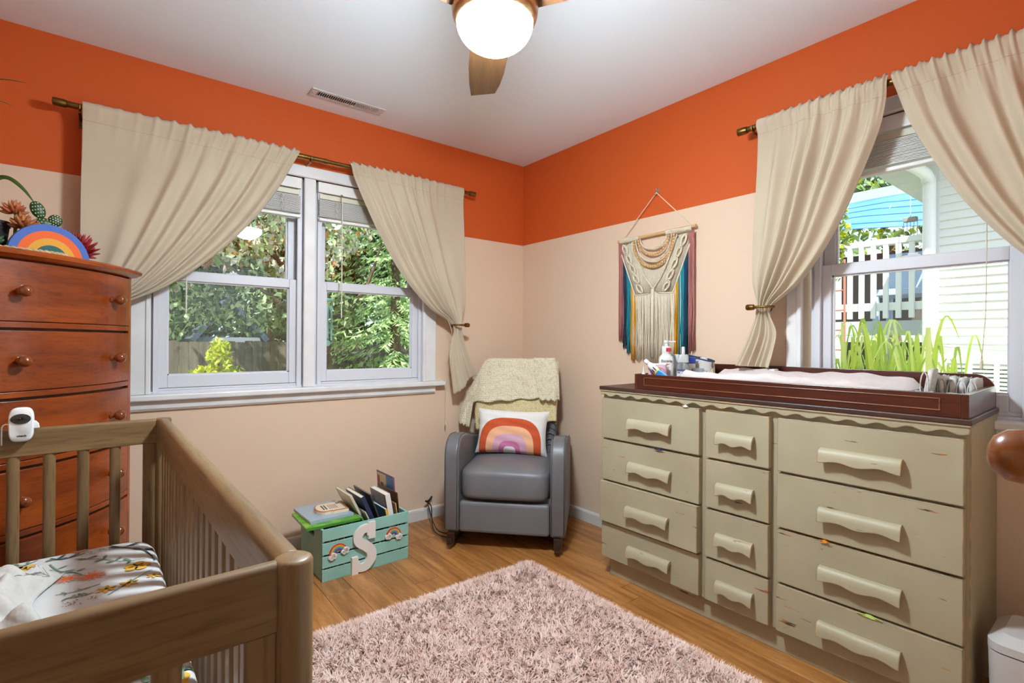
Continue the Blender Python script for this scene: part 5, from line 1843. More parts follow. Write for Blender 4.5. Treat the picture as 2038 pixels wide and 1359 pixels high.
# die-cut board book with a rounded left side
t = thing('board_book', 'die-cut cream board book with an orange rim on top of the flat stack', 'book', kp(0.022, 0.125, 0.2734), CA + R(-4), 'books in the mint crate')
bo = []
for q in [PI / 2 + PI * i / 14 for i in range(15)]:
    bo.append((0.040 + 0.040 * math.cos(q), 0.068 + 0.068 * math.sin(q)))
bo += [(0.060, 0.004), (0.075, -0.004), (0.098, 0.0), (0.150, -0.002), (0.152, 0.136)]
G().prism(bo, 0.0, 0.015).build('pages', mat('pages_e0d3ba', 'e0d3ba', rough=0.9), t)
G().prism(bo, 0.015, 0.0175).build('cover', mat('cover_orange_rim', 'c8622a', rough=0.4), t)
cxm, cym = 0.08, 0.066
G().prism([(cxm + (a - cxm) * 0.93, cym + (c - cym) * 0.92) for a, c in bo], 0.0175, 0.0179).build('cover_face', mat('cream_face', 'e3d2b8', rough=0.5), t)
gg = G()
for i in range(5):
    gg.box(0.066 + i * 0.009, 0.069 + i * 0.009, 0.03, 0.10, 0.0179, 0.0182)
for i in range(2):
    gg.box(0.034 + i * 0.013, 0.041 + i * 0.013, 0.030, 0.105, 0.0179, 0.0182)
gg.build('printed_lines', mat('brown_print', '5a463a', rough=0.6), t)
G().box(0.112, 0.134, 0.095, 0.12, 0.0179, 0.0182).build('code_patch', mat('grey_print', '7d7468', rough=0.6), t)

def up_book(label, x, y, t_, w, h, lean, cover, z=0.0125, turn=0.0, **k):
    e = (Matrix.Rotation(CA + turn, 4, 'Z') @ Matrix.Rotation(R(-lean), 4, 'Y')).to_euler()
    return book(label, kp(x, y, z), (t_, w, h), e, cover, **k)
# upright, mostly hidden books under the flat stack (tops show above the front slat)
low = [('thin red-brown spine', 0.026, 0.010, 'b0563a'), ('thin white spine', 0.042, 0.006, 'dcd4c8'), ('tan spine', 0.055, 0.014, 'b49468'), ('white spine', 0.078, 0.005, 'e6e0d6'),
       ('green and brown spine', 0.092, 0.012, '6a7a3a'), ('pale spine', 0.112, 0.006, 'd9cdb8'), ('dark teal spine', 0.126, 0.016, '2f5560'), ('grey-white spine', 0.150, 0.006, 'c9c6c0'), ('cream spine', 0.163, 0.005, 'e2dccb')]
for i, (nm, x_, th, c) in enumerate(low):
    up_book('upright book with {} under the flat stack, {} from the end'.format(nm, ('first', 'second', 'third', 'fourth', 'fifth', 'sixth', 'seventh', 'eighth', 'ninth')[i]),
            x_, 0.020 + 0.004 * (i % 3), th, 0.20, 0.222 + 0.004 * (i % 2), 0, c)
# leaning books in the right half
lean_list = [
    ('bright green leaning book beside the flat stack', 0.284, 0.014, 0.007, 0.225, 0.245, 21, '2f8a34', 0.030),
    ('cream leaning book behind the green one', 0.302, 0.070, 0.012, 0.200, 0.330, 26, 'cfc4ac', 0.065),
    ('thin grey-white leaning book with open white edges', 0.330, 0.014, 0.006, 0.200, 0.270, 25.5, 'b9b6ae', 0.040),
    ('navy-backed leaning book with thick cream pages', 0.331, 0.035, 0.020, 0.205, 0.320, 24, '23304e', 0.060),
    ('dark slate leaning book with black edges', 0.359, 0.024, 0.006, 0.215, 0.330, 20.5, '3a3c42', 0.055)]
for (lab, x_, y_, th, w, h, ln, c, z_) in lean_list:
    up_book(lab, x_, y_, th, w, h, ln, c, z=z_)
up_book('blue storybook with a yellow spine at the front of the leaning row', 0.3785, 0.014, 0.012, 0.165, 0.270, 12, '2a6a9c', spine='e0a41e',
        art=[(0.15, 0.85, 0.70, 0.82, 'a8404a'), (0.2, 0.8, 0.15, 0.6, '6f8a84')])
up_book('thick white storybook with a printed white spine', 0.3918, 0.026, 0.027, 0.190, 0.340, 11, 'c9c2c6', spine='e4ded6', page='e6dcc6',
        art=[(0.08, 0.95, 0.35, 0.97, 'b9b2b8'), (0.0, 0.10, 0.0, 1.0, 'a87f92'), (0.75, 0.92, 0.6, 0.9, 'b86a6a'), (0.35, 0.5, 0.60, 0.68, '7d6a7c')])
up_book('round-topped tan board book between the white and brown books', 0.4205, 0.018, 0.005, 0.150, 0.285, 8, 'c2a46a', art=[(0.2, 0.6, 0.55, 0.8, '2f6a4a')])
up_book('large dark brown picture book leaning at the right end', 0.4265, 0.022, 0.0045, 0.240, 0.335, 6, '5e3520', page='d8c8a8')
up_book('tall purple and blue picture book standing highest at the back', 0.4315, 0.085, 0.0035, 0.215, 0.400, 4, '6a4a78', page='d9d0bc', turn=R(0),
        art=[(0.05, 0.45, 0.62, 0.98, '4f86b4'), (0.45, 0.98, 0.80, 0.98, 'd8c096'), (0.05, 0.55, 0.5, 0.62, 'a8562e'), (0.62, 0.78, 0.68, 0.86, '7d6a5c'), (0.82, 0.95, 0.80, 0.94, 'b83a4a'), (0.85, 0.97, 0.55, 0.64, 'e0c850'), (0.0, 0.05, 0.5, 1.0, 'd26a92')])
# ------------------------------------------------------------------ macrame wall hanging (s runs to the right along the wall)
MC = thing('macrame_hanging', 'cream macrame wall hanging with wooden beads and coloured fringe', 'wall hanging', (0, 0, 0))
cordm = mat('cream_cotton_cord', 'd9cbb2', 'e2d6be', scale=60, rough=0.95, bump=(500, 0.4, 0.002))
beadm = mat('natural_bead', 'c89a5c', 'd9b078', scale=60, rough=0.45)
dowelm = mat('pale_dowel', 'd0a874', 'dcb884', scale=20, rough=0.5)
def ms(s, z, off=0.022):
    return Vector((-off, -s, z))
DZ = 1.742
G().tube([ms(0.925, DZ - 0.004, 0.024), ms(1.437, DZ + 0.004, 0.024)], 0.0085, 14).build('dowel', dowelm, MC, smooth='auto')
G().tube([ms(0.957, DZ + 0.008, 0.024), ms(1.186, 1.975, 0.014), ms(1.412, DZ + 0.010, 0.024)], 0.0026, 6).build('hanging_cord', cordm, MC)
hk = thing('wall_hook', 'small chrome hook holding the macrame hanging', 'hook', (0, -1.186, 1.985))
G().box(-0.004, 0.0, -0.008, 0.008, -0.012, 0.014).build('back_plate', chromem, hk, bevel=0.002)
G().tube(crom([(-0.004, 0, 0.010), (-0.016, 0, 0.012), (-0.010, 0.0, -0.010), (-0.006, 0.004, -0.024), (-0.018, 0.006, -0.026), (-0.022, 0.006, -0.012)], 6), 0.0022, 8).build('hook_wire', chromem, hk, smooth=True)
# lark's head knots on the dowel
kg = G()
for (a, c) in ((0.948, 1.072), (1.262, 1.412)):
    n = int((c - a) / 0.0075)
    for i in range(n):
        s = lerp(a, c, i / (n - 1))
        for ds in (-0.0018, 0.0018):
            pts = [ms(s + ds, DZ - 0.020, 0.027), ms(s + ds, DZ, 0.0345), ms(s + ds, DZ + 0.0105, 0.026), ms(s + ds, DZ + 0.004, 0.014)]
            kg.tube(pts, 0.0021, 5)
        kg.tube([ms(s - 0.003, DZ - 0.013, 0.034), ms(s + 0.003, DZ - 0.013, 0.034)], 0.0024, 5)
kg.build('knotted_heading', cordm, MC, smooth=True)
SC = 1.178
def low_z(s):
    """lower edge of the knotted body"""
    a = abs(s - SC)
    if a < 0.035:
        return 1.430 - 0.55 * a
    if a < 0.125:
        return 1.411 - 0.05 * (a - 0.035)
    return 1.407 + (a - 0.125) * 2.45
def top_z(s):
    a = (s - SC) / 0.135
    if abs(a) < 1:
        return 1.722 - 0.165 * math.sqrt(1 - a * a) - 0.01
    return DZ - 0.02
# body cords, vertical
bg_ = G()
s = 0.955
while s < 1.405:
    zt, zl = top_z(s), low_z(s)
    if zl < zt:
        bg_.tube([ms(s, zt, 0.016), ms(s, (zt + zl) / 2, 0.019), ms(s, zl, 0.016)], 0.0021, 5)
    s += 0.0050
tag(bg_.build('body_cords', cordm, MC, smooth=True), kind='stuff')
# U-shaped swags and bead strings
def swag(a, drop, n=25, z0=DZ - 0.016, off=0.030):
    return [ms(SC + a * math.cos(PI - PI * i / (n - 1)), z0 - drop * math.sin(PI * i / (n - 1)), off) for i in range(n)]
for (a, dr, nm) in ((0.088, 0.062, 1), (0.118, 0.132, 2)):
    P = swag(a, dr, 60)
    g = G()
    for k in range(3):
        g.tube([p + Vector((0.003 * math.cos(i * 0.9 + k * 2.09), 0.0, 0.0045 * math.sin(i * 0.9 + k * 2.09))) for i, p in enumerate(P)], 0.0030, 5)
    g.build('braided_swag', cordm, MC, smooth=True)
bead0 = None
for (a, dr, n, r) in ((0.102, 0.096, 21, 0.0072), (0.134, 0.162, 29, 0.0086)):
    bead0 = None
    P = swag(a, dr, 400)
    # even arc-length spacing
    acc = [0.0]
    for p, q in zip(P, P[1:]):
        acc.append(acc[-1] + (q - p).length)
    bs = thing('tmp', 'x', 'x') if False else None
    str_ = G().tube(P[::10], 0.0012, 5).build('bead_string', cordm, MC)
    for i in range(n):
        d = acc[-1] * (i + 0.5) / n
        j = min(range(len(acc)), key=lambda k: abs(acc[k] - d))
        if bead0 is None:
            bead0 = G().ball((0, 0, 0), r, 12, 8).build('bead', beadm, str_, smooth=True, loc=P[j])
        else:
            inst(bead0, str_, P[j])
# diagonal braids meeting in the middle
for sgn in (-1, 1):
    P = crom([ms(SC + sgn * 0.150, DZ - 0.022, 0.026), ms(SC + sgn * 0.10, 1.60, 0.028), ms(SC + sgn * 0.055, 1.510, 0.028), ms(SC, 1.438, 0.028)], 14)
    g = G()
    for k in range(2):
        g.tube([p + Vector((0.0025 * math.cos(i * 0.8 + k * PI), 0.0025 * math.sin(i * 0.8 + k * PI), 0)) for i, p in enumerate(P)], 0.0034, 5)
    g.build('diagonal_braid', cordm, MC, smooth=True)
    # outer edge braid following the lower edge
    E_ = [ms(SC + sgn * lerp(0.035, 0.226, i / 30), low_z(SC + sgn * lerp(0.035, 0.226, i / 30)) + 0.004, 0.026) for i in range(31)]
    G().tube(E_, 0.0038, 6).build('edge_braid', cordm, MC, smooth=True)
    # leaf diamonds stepping down the outside
    for i in range(5):
        f = i / 4
        cs = SC + sgn * (0.194 - 0.105 * f ** 0.9)
        cz = 1.682 - 0.235 * f
        tl = sgn * (-0.45 - 0.25 * f)
        g = G()
        n = 18
        for rr_ in (1.0, 0.70):
            ring = []
            for k in range(n):
                q = 2 * PI * k / n
                lx = 0.0155 * rr_ * math.sin(q) * (0.75 + 0.25 * abs(math.sin(q)))
                lz = 0.032 * rr_ * math.cos(q)
                ring.append(ms(cs + lx * math.cos(tl) - lz * math.sin(tl), cz + lx * math.sin(tl) + lz * math.cos(tl), 0.034))
            g.tube(ring, 0.0033, 6, closed=True)
        for k in range(-3, 4):
            lz = k * 0.0058
            hw = 0.011 * (1 - (k / 4.2) ** 2)
            g.tube([ms(cs - hw * math.cos(tl) - lz * math.sin(tl), cz - hw * math.sin(tl) + lz * math.cos(tl), 0.027), ms(cs + hw * math.cos(tl) - lz * math.sin(tl), cz + hw * math.sin(tl) + lz * math.cos(tl), 0.027)], 0.0013, 4)
        g.build('leaf_knot', cordm, MC, smooth=True)
G().tube([ms(SC - 0.002, 1.44, 0.030), ms(SC - 0.002, 1.30, 0.032), ms(SC, 1.06, 0.028)], [0.009, 0.0085, 0.010], 8).build('centre_tassel', cordm, MC, smooth=True)
# fringes
def fringe(name, s0, s1, ztop, zbot, n, m, seed, kind=True):
    rr = random.Random(seed)
    g = G()
    for i in range(n):
        s_ = lerp(s0, s1, (i + 0.5) / n)
        zt = ztop(s_) if callable(ztop) else ztop
        zb = (zbot(s_) if callable(zbot) else zbot) + rr.uniform(-0.012, 0.012)
        o1 = rr.uniform(0.012, 0.026)
        sw_ = rr.uniform(-0.004, 0.004)
        g.tube([ms(s_, zt, 0.024), ms(s_ + sw_, lerp(zt, zb, 0.35), o1), ms(s_ - sw_, lerp(zt, zb, 0.7), o1 + rr.uniform(-0.003, 0.004)), ms(s_ + sw_ * 2, zb, o1)], 0.0023, 5)
    o = g.build(name, m, MC, smooth=True)
    o['kind'] = 'stuff'
mv, nv_, te, ye = (mat(n_, c, rough=0.95) for n_, c in (('mauve_cord', 'b0706a'), ('navy_cord', '123f58'), ('teal_cord', '1f7f8c'), ('mustard_cord', 'd0900f')))
fringe('cream_fringe', 1.035, 1.320, lambda s_: low_z(s_), lambda s_: 1.025 + abs(s_ - SC) * 0.22, 52, cordm, 1)
fringe('cream_side_fringe', 1.345, 1.352, lambda s_: low_z(s_), 1.06, 2, cordm, 12)
for sgn, nm in ((-1, 'left'), (1, 'right')):
    def rng(a, c):
        p, q = SC + sgn * a, SC + sgn * c
        return (min(p, q), max(p, q))
    fringe('mustard_fringe', *rng(0.126, 0.156), lambda s_: low_z(s_) + 0.004, 1.045 if sgn < 0 else 1.02, 12, ye, 2 + sgn)
    fringe('teal_fringe', *rng(0.159, 0.190), lambda s_: low_z(s_) + 0.004, 1.085 if sgn < 0 else 1.075, 12, te, 5 + sgn)
    fringe('navy_fringe', *rng(0.190, 0.214), lambda s_: low_z(s_) + 0.004, 1.115 if sgn < 0 else 1.085, 10, nv_, 8 + sgn)
    fringe('mauve_fringe', *rng(0.216, 0.250), DZ - 0.018, 1.150 if sgn < 0 else 1.105, 13, mv, 11 + sgn)

# ------------------------------------------------------------------ step bin at the right edge
t = thing('step_bin', 'light grey step bin beside the dresser at the right edge', 'bin', (-0.335, -2.735, 0), math.radians(0))
bgm = mat('light_grey_plastic', 'b9b5b3', 'c1bdba', scale=4, rough=0.4)
BW, BD, BH = 0.245, 0.23, 0.285
g = G()
loft(g, [(rrect(BD - 0.02, BW - 0.02, 0.035), 0.0), (rrect(BD - 0.014, BW - 0.014, 0.037), 0.01), (rrect(BD, BW, 0.042), BH)])
g.build('bin_body', bgm, t, smooth='auto', angle=35)
g = G()
loft(g, [(rrect(BD - 0.006, BW - 0.006, 0.04), BH), (rrect(BD - 0.006, BW - 0.006, 0.04), BH + 0.004)])
g.build('lid_gap', mat('bin_seam', '232222', rough=0.7), t)
g = G()
loft(g, [(rrect(BD + 0.002, BW + 0.002, 0.043), BH + 0.004), (rrect(BD + 0.002, BW + 0.002, 0.043), BH + 0.026), (rrect(BD - 0.06, BW - 0.06, 0.022), BH + 0.048)])
g.build('lid', bgm, t, smooth='auto', angle=25)
G().box(-BD / 2 - 0.03, -BD / 2 + 0.01, -0.05, 0.05, 0.008, 0.02).build('pedal', bgm, t, bevel=0.004)

# ------------------------------------------------------------------ pink shag rug: backing plus many curved yarn tufts
RX0, RX1, RY0, RY1 = -2.12, -0.730, -2.42, -0.955
RU = thing('shag_rug', 'dusty pink shag rug in the middle of the floor', 'rug', (0, 0, 0))
rugb = mat('rug_backing', 'b8968a', rough=0.95)
G().box(RX0, RX1, RY0, RY1, 0.0005, 0.010).build('rug_backing', rugb, RU)
rugm = mat('dusty_pink_yarn', 'ecd0c4', 'dcb8a9', scale=14, rough=0.95, sheen=0.5, ramp=(0.35, 0.65))
NT = 21000
cx = RNG.uniform(RX0, RX1, NT)
cy = RNG.uniform(RY0, RY1, NT)
# extra tufts along the rims, leaning outward
ne = 1100
cx = np.concatenate([cx, RNG.uniform(RX0, RX1, ne), np.full(ne, RX1) - RNG.uniform(0, 0.012, ne)])
cy = np.concatenate([cy, np.full(ne, RY1) - RNG.uniform(0, 0.012, ne), RNG.uniform(RY0, RY1, ne)])
NT = len(cx)
fld = RNG.uniform(0, 2 * PI, NT)
nr = RNG.normal(0, 0.6, NT)
fld = np.where(RX1 - cx < 0.02, nr, fld)
fld = np.where(RY1 - cy < 0.02, PI / 2 + nr, fld)
K = 5          # yarns per tuft
Tx = np.repeat(cx, K) + RNG.normal(0, 0.0035, NT * K)
Ty = np.repeat(cy, K) + RNG.normal(0, 0.0035, NT * K)
ang = np.repeat(fld, K) + RNG.normal(0, 0.35, NT * K)
Ln = RNG.uniform(0.032, 0.056, NT * K) * np.repeat(RNG.uniform(0.8, 1.15, NT), K)
lean = RNG.uniform(0.25, 0.85, NT * K)
wd = RNG.uniform(0.0014, 0.0024, NT * K)
M_ = NT * K
dx, dy = np.cos(ang), np.sin(ang)
sxv, syv = -dy, dx
fr_ = [0.0, 0.5, 1.0]
VV = np.zeros((M_, 5, 3))
for li, fq in enumerate(fr_):
    out_ = Ln * lean * fq ** 1.5
    hz = 0.009 + Ln * np.sqrt(np.maximum(1 - lean ** 2, 0.1)) * fq * (1 - 0.28 * fq) * 0.85
    px = Tx + dx * out_
    py = Ty + dy * out_
    if li < 2:
        ww = wd * (1.0 if li == 0 else 1.15)
        VV[:, li * 2, 0] = px - sxv * ww
        VV[:, li * 2, 1] = py - syv * ww
        VV[:, li * 2, 2] = hz
        VV[:, li * 2 + 1, 0] = px + sxv * ww
        VV[:, li * 2 + 1, 1] = py + syv * ww
        VV[:, li * 2 + 1, 2] = hz
    else:
        VV[:, 4, 0] = px
        VV[:, 4, 1] = py
        VV[:, 4, 2] = hz
me = bpy.data.meshes.new('yarn_pile')
me.vertices.add(M_ * 5)
me.vertices.foreach_set('co', VV.reshape(-1).astype(np.float32))
base_i = (np.arange(M_) * 5)[:, None]
quads = (base_i + np.array([[0, 1, 3, 2]])).astype(np.int32)
tris = (base_i + np.array([[2, 3, 4]])).astype(np.int32)
loops = np.concatenate([quads, tris], axis=1).reshape(-1)
me.loops.add(len(loops))
me.loops.foreach_set('vertex_index', loops)
me.polygons.add(M_ * 2)
starts = np.empty(M_ * 2, np.int32)
starts[0::2] = np.arange(M_) * 7
starts[1::2] = np.arange(M_) * 7 + 4
me.polygons.foreach_set('loop_start', starts)
me.update(calc_edges=True)
me.validate()
me.materials.append(rugm)
pile = bpy.data.objects.new('yarn_pile', me)
COL.objects.link(pile)
pile.parent = RU
pile['kind'] = 'stuff'
# ------------------------------------------------------------------ outdoors
GZ = -0.55
grassm = mat('lawn_ground', '6d7a35', '8f8a4a', scale=3, rough=0.95)
gr = G().box(-30, 40, 0.16, 40, GZ - 0.2, GZ).build('ground_yard', grassm)
gr['kind'] = 'structure'
gr2 = G().box(0.16, 40, -30, 0.16, GZ - 0.2, GZ).build('ground_side_yard', mat('pale_gravel', 'b8b2a2', '9a9686', scale=9, rough=0.95))
gr2['kind'] = 'structure'

def leaf_cloud(name, m, parent, centers, radii, n, size, seed, droop=0.0, elong=1.6, shell=0.55):
    """many folded leaf quads scattered in ellipsoids, one mesh"""
    rg = np.random.default_rng(seed)
    k = len(centers)
    w = np.array([r[0] * r[1] * r[2] for r in radii]) ** 0.67
    idx = rg.choice(k, n, p=w / w.sum())
    d = rg.normal(size=(n, 3))
    d /= np.linalg.norm(d, axis=1)[:, None]
    rad = shell + (1 - shell) * rg.random(n) ** 0.6
    c = np.array(centers)[idx] + d * np.array(radii)[idx] * rad[:, None]
    a = rg.normal(size=(n, 3))
    a[:, 2] -= droop
    a /= np.linalg.norm(a, axis=1)[:, None]
    b_ = np.cross(a, rg.normal(size=(n, 3)))
    b_ /= np.linalg.norm(b_, axis=1)[:, None]
    s_ = size * rg.uniform(0.6, 1.25, n)[:, None]
    nn = np.cross(a, b_)
    V = np.stack([c - a * s_ * elong * 0.5, c + b_ * s_ * 0.42 + nn * s_ * 0.10, c + a * s_ * elong * 0.5, c - b_ * s_ * 0.42 + nn * s_ * 0.10], axis=1)
    F = (np.arange(n) * 4)[:, None] + np.array([[0, 1, 2, 3]])
    me = bpy.data.meshes.new(name)
    me.from_pydata(V.reshape(-1, 3).tolist(), [], F.tolist())
    for q in (m if isinstance(m, list) else [m]):
        me.materials.append(q)
    if isinstance(m, list):
        me.polygons.foreach_set('material_index', rg.integers(0, len(m), n).astype(np.int32))
    o = bpy.data.objects.new(name, me)
    COL.objects.link(o)
    o.parent = parent
    o['kind'] = 'stuff'
    return o

def leafm(name, c, tr=0.35, rough=0.5):
    m = mat(name, c, rough=rough)
    N, L, b = nodes_of(m)
    t_ = N.new('ShaderNodeBsdfTranslucent')
    t_.inputs[0].default_value = lin(c)
    mx_ = N.new('ShaderNodeMixShader')
    mx_.inputs[0].default_value = tr
    L(b.outputs[0], mx_.inputs[1])
    L(t_.outputs[0], mx_.inputs[2])
    L(mx_.outputs[0], N['Material Output'].inputs[0])
    return m
barkm = mat('bark', '4a3a2c', '6a5644', scale=10, rough=0.95)

def trunk(parent, pts, r0, r1):
    P = crom(pts, 5)
    G().tube(P, [lerp(r0, r1, i / (len(P) - 1)) for i in range(len(P))], 10).build('trunk', barkm, parent, smooth=True)

# broadleaf tree with pale and rusty leaves, seen through the left half of the double window
t = thing('broadleaf_tree', 'broadleaf tree with pale green and rusty leaves outside the double window', 'tree', (0.35, 5.6, GZ))
trunk(t, [(0, 0, 0), (0.05, 0.1, 1.4), (-0.1, 0.1, 2.6), (-0.5, 0, 3.6)], 0.13, 0.07)
for q in ([(0, 0.05, 1.6), (-0.8, -0.2, 2.3), (-1.7, -0.4, 2.9)], [(0, 0.05, 1.9), (0.6, -0.1, 2.5), (0.9, -0.2, 3.4)], [(0, 0.05, 2.2), (-0.9, 0.2, 3.2), (-1.9, 0.1, 3.9)]):
    P = crom(q, 5)
    G().tube(P, [lerp(0.06, 0.015, i / (len(P) - 1)) for i in range(len(P))], 8).build('branch', barkm, t, smooth=True)
bl = [leafm('leaf_pale', 'bccd9c'), leafm('leaf_mid', '6a8648'), leafm('leaf_greyed', 'd0ccbf'), leafm('leaf_rust', 'a8743a'), leafm('leaf_dark', '344c24'), leafm('leaf_pink', 'cbb8b0')]
leaf_cloud('foliage', [bl[0], bl[2], bl[5], bl[0], bl[1], bl[3], bl[2]], t, [(-1.5, -0.3, 3.5), (-0.4, 0, 3.3), (-2.4, 0.0, 3.2), (0.3, 0.2, 3.9), (-1.0, 0.1, 4.4), (-2.2, 0, 4.3)], [(0.9, 0.8, 0.8), (0.8, 0.8, 0.8), (0.9, 0.8, 0.9), (0.7, 0.8, 0.8), (1.0, 0.8, 0.8), (0.9, 0.8, 0.8)], 6500, 0.085, 1, droop=0.8)
leaf_cloud('lower_foliage', bl[:2] + bl[4:5], t, [(-2.3, 0.1, 2.2), (-1.0, 0.2, 2.3), (-0.1, 0.0, 2.2)], [(0.8, 0.6, 0.55), (0.8, 0.6, 0.55), (0.7, 0.6, 0.55)], 3000, 0.075, 2, droop=0.8)

# spruces to the right
def spruce(label, loc, h, r, n, seed, cols):
    t = thing('spruce_tree', label, 'tree', loc, 0, 'spruces beyond the double window')
    G().tube([(0, 0, 0), (0, 0, h)], [0.12, 0.02], 10).build('trunk', barkm, t, smooth=True)
    rg = np.random.default_rng(seed)
    V, F, MI = [], [], []
    for i in range(n):
        z = h * (0.10 + 0.88 * rg.random())
        L_ = r * (1 - z / h) ** 0.7 * rg.uniform(0.7, 1.05) + 0.15
        a = rg.uniform(0, 2 * PI)
        d = np.array([math.cos(a), math.sin(a), 0])
        ns = int(9 + L_ * 14)
        for k in range(ns):
            f = (k + rg.random()) / ns
            p = d * L_ * f + np.array([0, 0, z - 0.35 * L_ * f + 0.12 * L_ * f * f])
            sd = rg.choice([-1, 1])
            dirv = d * rg.uniform(0.2, 0.7) + np.array([-d[1], d[0], 0]) * sd * rg.uniform(0.3, 0.9) + np.array([0, 0, -rg.uniform(0.1, 0.8)])
            dirv /= np.linalg.norm(dirv)
            ln = rg.uniform(0.09, 0.17)
            sidev = np.cross(dirv, rg.normal(size=3))
            sidev /= np.linalg.norm(sidev)
            o_ = len(V)
            w_ = 0.016
            V += [p, p + dirv * ln * 0.5 + sidev * w_, p + dirv * ln, p + dirv * ln * 0.5 - sidev * w_]
            F.append((o_, o_ + 1, o_ + 2, o_ + 3))
            MI.append(int(rg.integers(0, len(cols))))
    me = bpy.data.meshes.new('needle_sprays')
    me.from_pydata([tuple(p) for p in V], [], F)
    for q in cols:
        me.materials.append(q)
    me.polygons.foreach_set('material_index', MI)
    o = bpy.data.objects.new('needle_sprays', me)
    COL.objects.link(o)
    o.parent = t
    o['kind'] = 'stuff'
sc_cols = [leafm('spruce_light', 'b2cc8c'), leafm('spruce_mid', '7a9a56'), leafm('spruce_dark', '405a30'), leafm('spruce_pale', 'cfe0ac')]
spruce('large drooping spruce filling the right half of the double window', (1.75, 5.9, GZ), 7.5, 2.0, 420, 5, [sc_cols[0], sc_cols[3], sc_cols[1], sc_cols[0]])
spruce('younger spruce standing behind the large one', (3.6, 8.2, GZ), 7.0, 2.1, 260, 6, sc_cols)
spruce('distant spruce between the broadleaf tree and the fence', (0.4, 9.6, GZ), 7.5, 2.0, 220, 7, sc_cols)
# far hedge-like trees close the view
for i, (x_, y_, lab) in enumerate(((-3.2, 9.5, 'leftmost of the distant leafy trees beyond the fence'), (-0.9, 11.0, 'middle one of the distant leafy trees beyond the fence'), (2.6, 11.0, 'right one of the distant leafy trees beyond the fence'), (5.6, 10.0, 'rightmost of the distant leafy trees beyond the fence'))):
    t = thing('distant_tree', lab, 'tree', (x_, y_, GZ), 0, 'distant trees beyond the fence')
    trunk(t, [(0, 0, 0), (0, 0, 2.2)], 0.15, 0.1)
    leaf_cloud('foliage', [bl[1], bl[4], sc_cols[1]], t, [(0.5, 0, 2.4), (-0.9, 0, 2.5), (0.8, 0, 4.2), (-0.8, 0, 4.4), (0, 0, 5.6)], [(1.6, 1.1, 1.5), (1.5, 1.1, 1.4), (1.5, 1.2, 1.3), (1.5, 1.2, 1.3), (1.4, 1.1, 1.3)], 12000, 0.17, 20 + i)
# broad-leaved vine growing low in front of the fence
t = thing('climbing_vine', 'broad-leaved vine hanging low before the fence', 'vine', (1.45, 6.2, GZ))
trunk(t, [(0, 0, 0), (0.05, 0, 0.8), (0, 0, 1.4)], 0.02, 0.01)
leaf_cloud('leaves', [bl[0], bl[1], bl[2]], t, [(0, 0, 1.2), (0.1, 0, 0.75)], [(0.35, 0.2, 0.3), (0.25, 0.2, 0.35)], 260, 0.09, 31, droop=1.0)
# golden shrub
t = thing('golden_shrub', 'bright yellow-green feathery shrub below the left half of the double window', 'shrub', (-1.55, 3.05, GZ))
trunk(t, [(0, 0, 0), (0, 0, 0.6), (0.02, 0, 1.2)], 0.03, 0.012)
gc = [leafm('gold_1', 'b4b820', 0.45), leafm('gold_2', '97a41a', 0.45), leafm('gold_3', 'c9cd48', 0.45)]
leaf_cloud('foliage', gc, t, [(0.02, 0, 1.48), (-0.10, 0, 1.22), (0.16, 0, 1.18), (-0.25, 0.05, 0.98), (0.25, 0.05, 0.95), (0, 0, 0.8), (-0.42, 0.1, 0.8), (0.38, 0.1, 0.75)], [(0.13, 0.13, 0.24), (0.20, 0.18, 0.22), (0.20, 0.18, 0.24), (0.26, 0.22, 0.26), (0.26, 0.22, 0.28), (0.42, 0.3, 0.5), (0.28, 0.25, 0.35), (0.28, 0.25, 0.35)], 6500, 0.034, 40, elong=2.4, shell=0.4)
# spiky plant by the right corner of the window
t = thing('lily_clump', 'small spiky green leaves at the lower right of the double window', 'plant', (-0.15, 2.1, GZ))
lg = leafm('lily_green', 'a8c24a', 0.4)
for i in range(14):
    a = i * 2.4
    leaf_strip(G(), [(0, 0, 0.3), (0.04 * math.cos(a), 0.04 * math.sin(a), 0.9), (0.16 * math.cos(a), 0.16 * math.sin(a), 1.35 + 0.05 * math.sin(i))], 0.016, 5).build('leaf', lg, t, smooth=True)
G().tube([(0, 0, 0), (0, 0, 0.4)], 0.05, 8).build('crown', lg, t)

# board fence across the yard
fm_ = wood('weathered_fence', '4f483e', '6e655a', rough=0.9, rnd=0.18, axis=2, scale=2)
fe = thing('board_fence', 'weathered grey board fence across the back of the yard', 'fence', (-4.2, 7.1, GZ))
fb0 = None
for i in range(68):
    h = 1.66 + 0.02 * math.sin(i * 1.7)
    if fb0 is None:
        fb0 = G().prism([(0, 0), (0.136, 0), (0.136, 1.655), (0.122, 1.67), (0.014, 1.67), (0, 1.655)], 0, 0.018, 'xz').build('board', fm_, fe)
    else:
        inst(fb0, fe, (i * 0.14, random.uniform(-0.004, 0.004), random.uniform(-0.015, 0.015)))
for z in (0.35, 1.30):
    G().box(0, 68 * 0.14, 0.019, 0.06, z, z + 0.09).build('fence_rail', fm_, fe)
# blue-grey gable of a shed beyond the fence
t = thing('yard_shed', 'dark blue-grey shed beyond the fence in the left half of the double window', 'shed', (-0.65, 8.1, GZ))
G().box(-0.5, 0.55, 0, 0.9, 0, 1.75).build('wall', mat('shed_wall', '8a8f96', rough=0.8), t)
G().prism([(-0.65, 1.72), (0.0, 2.55), (0.7, 1.72), (0.62, 1.66), (0.0, 2.42), (-0.57, 1.66)], -0.08, 0.98, 'xz').build('roof', mat('shed_roof', '3a4658', rough=0.7), t)

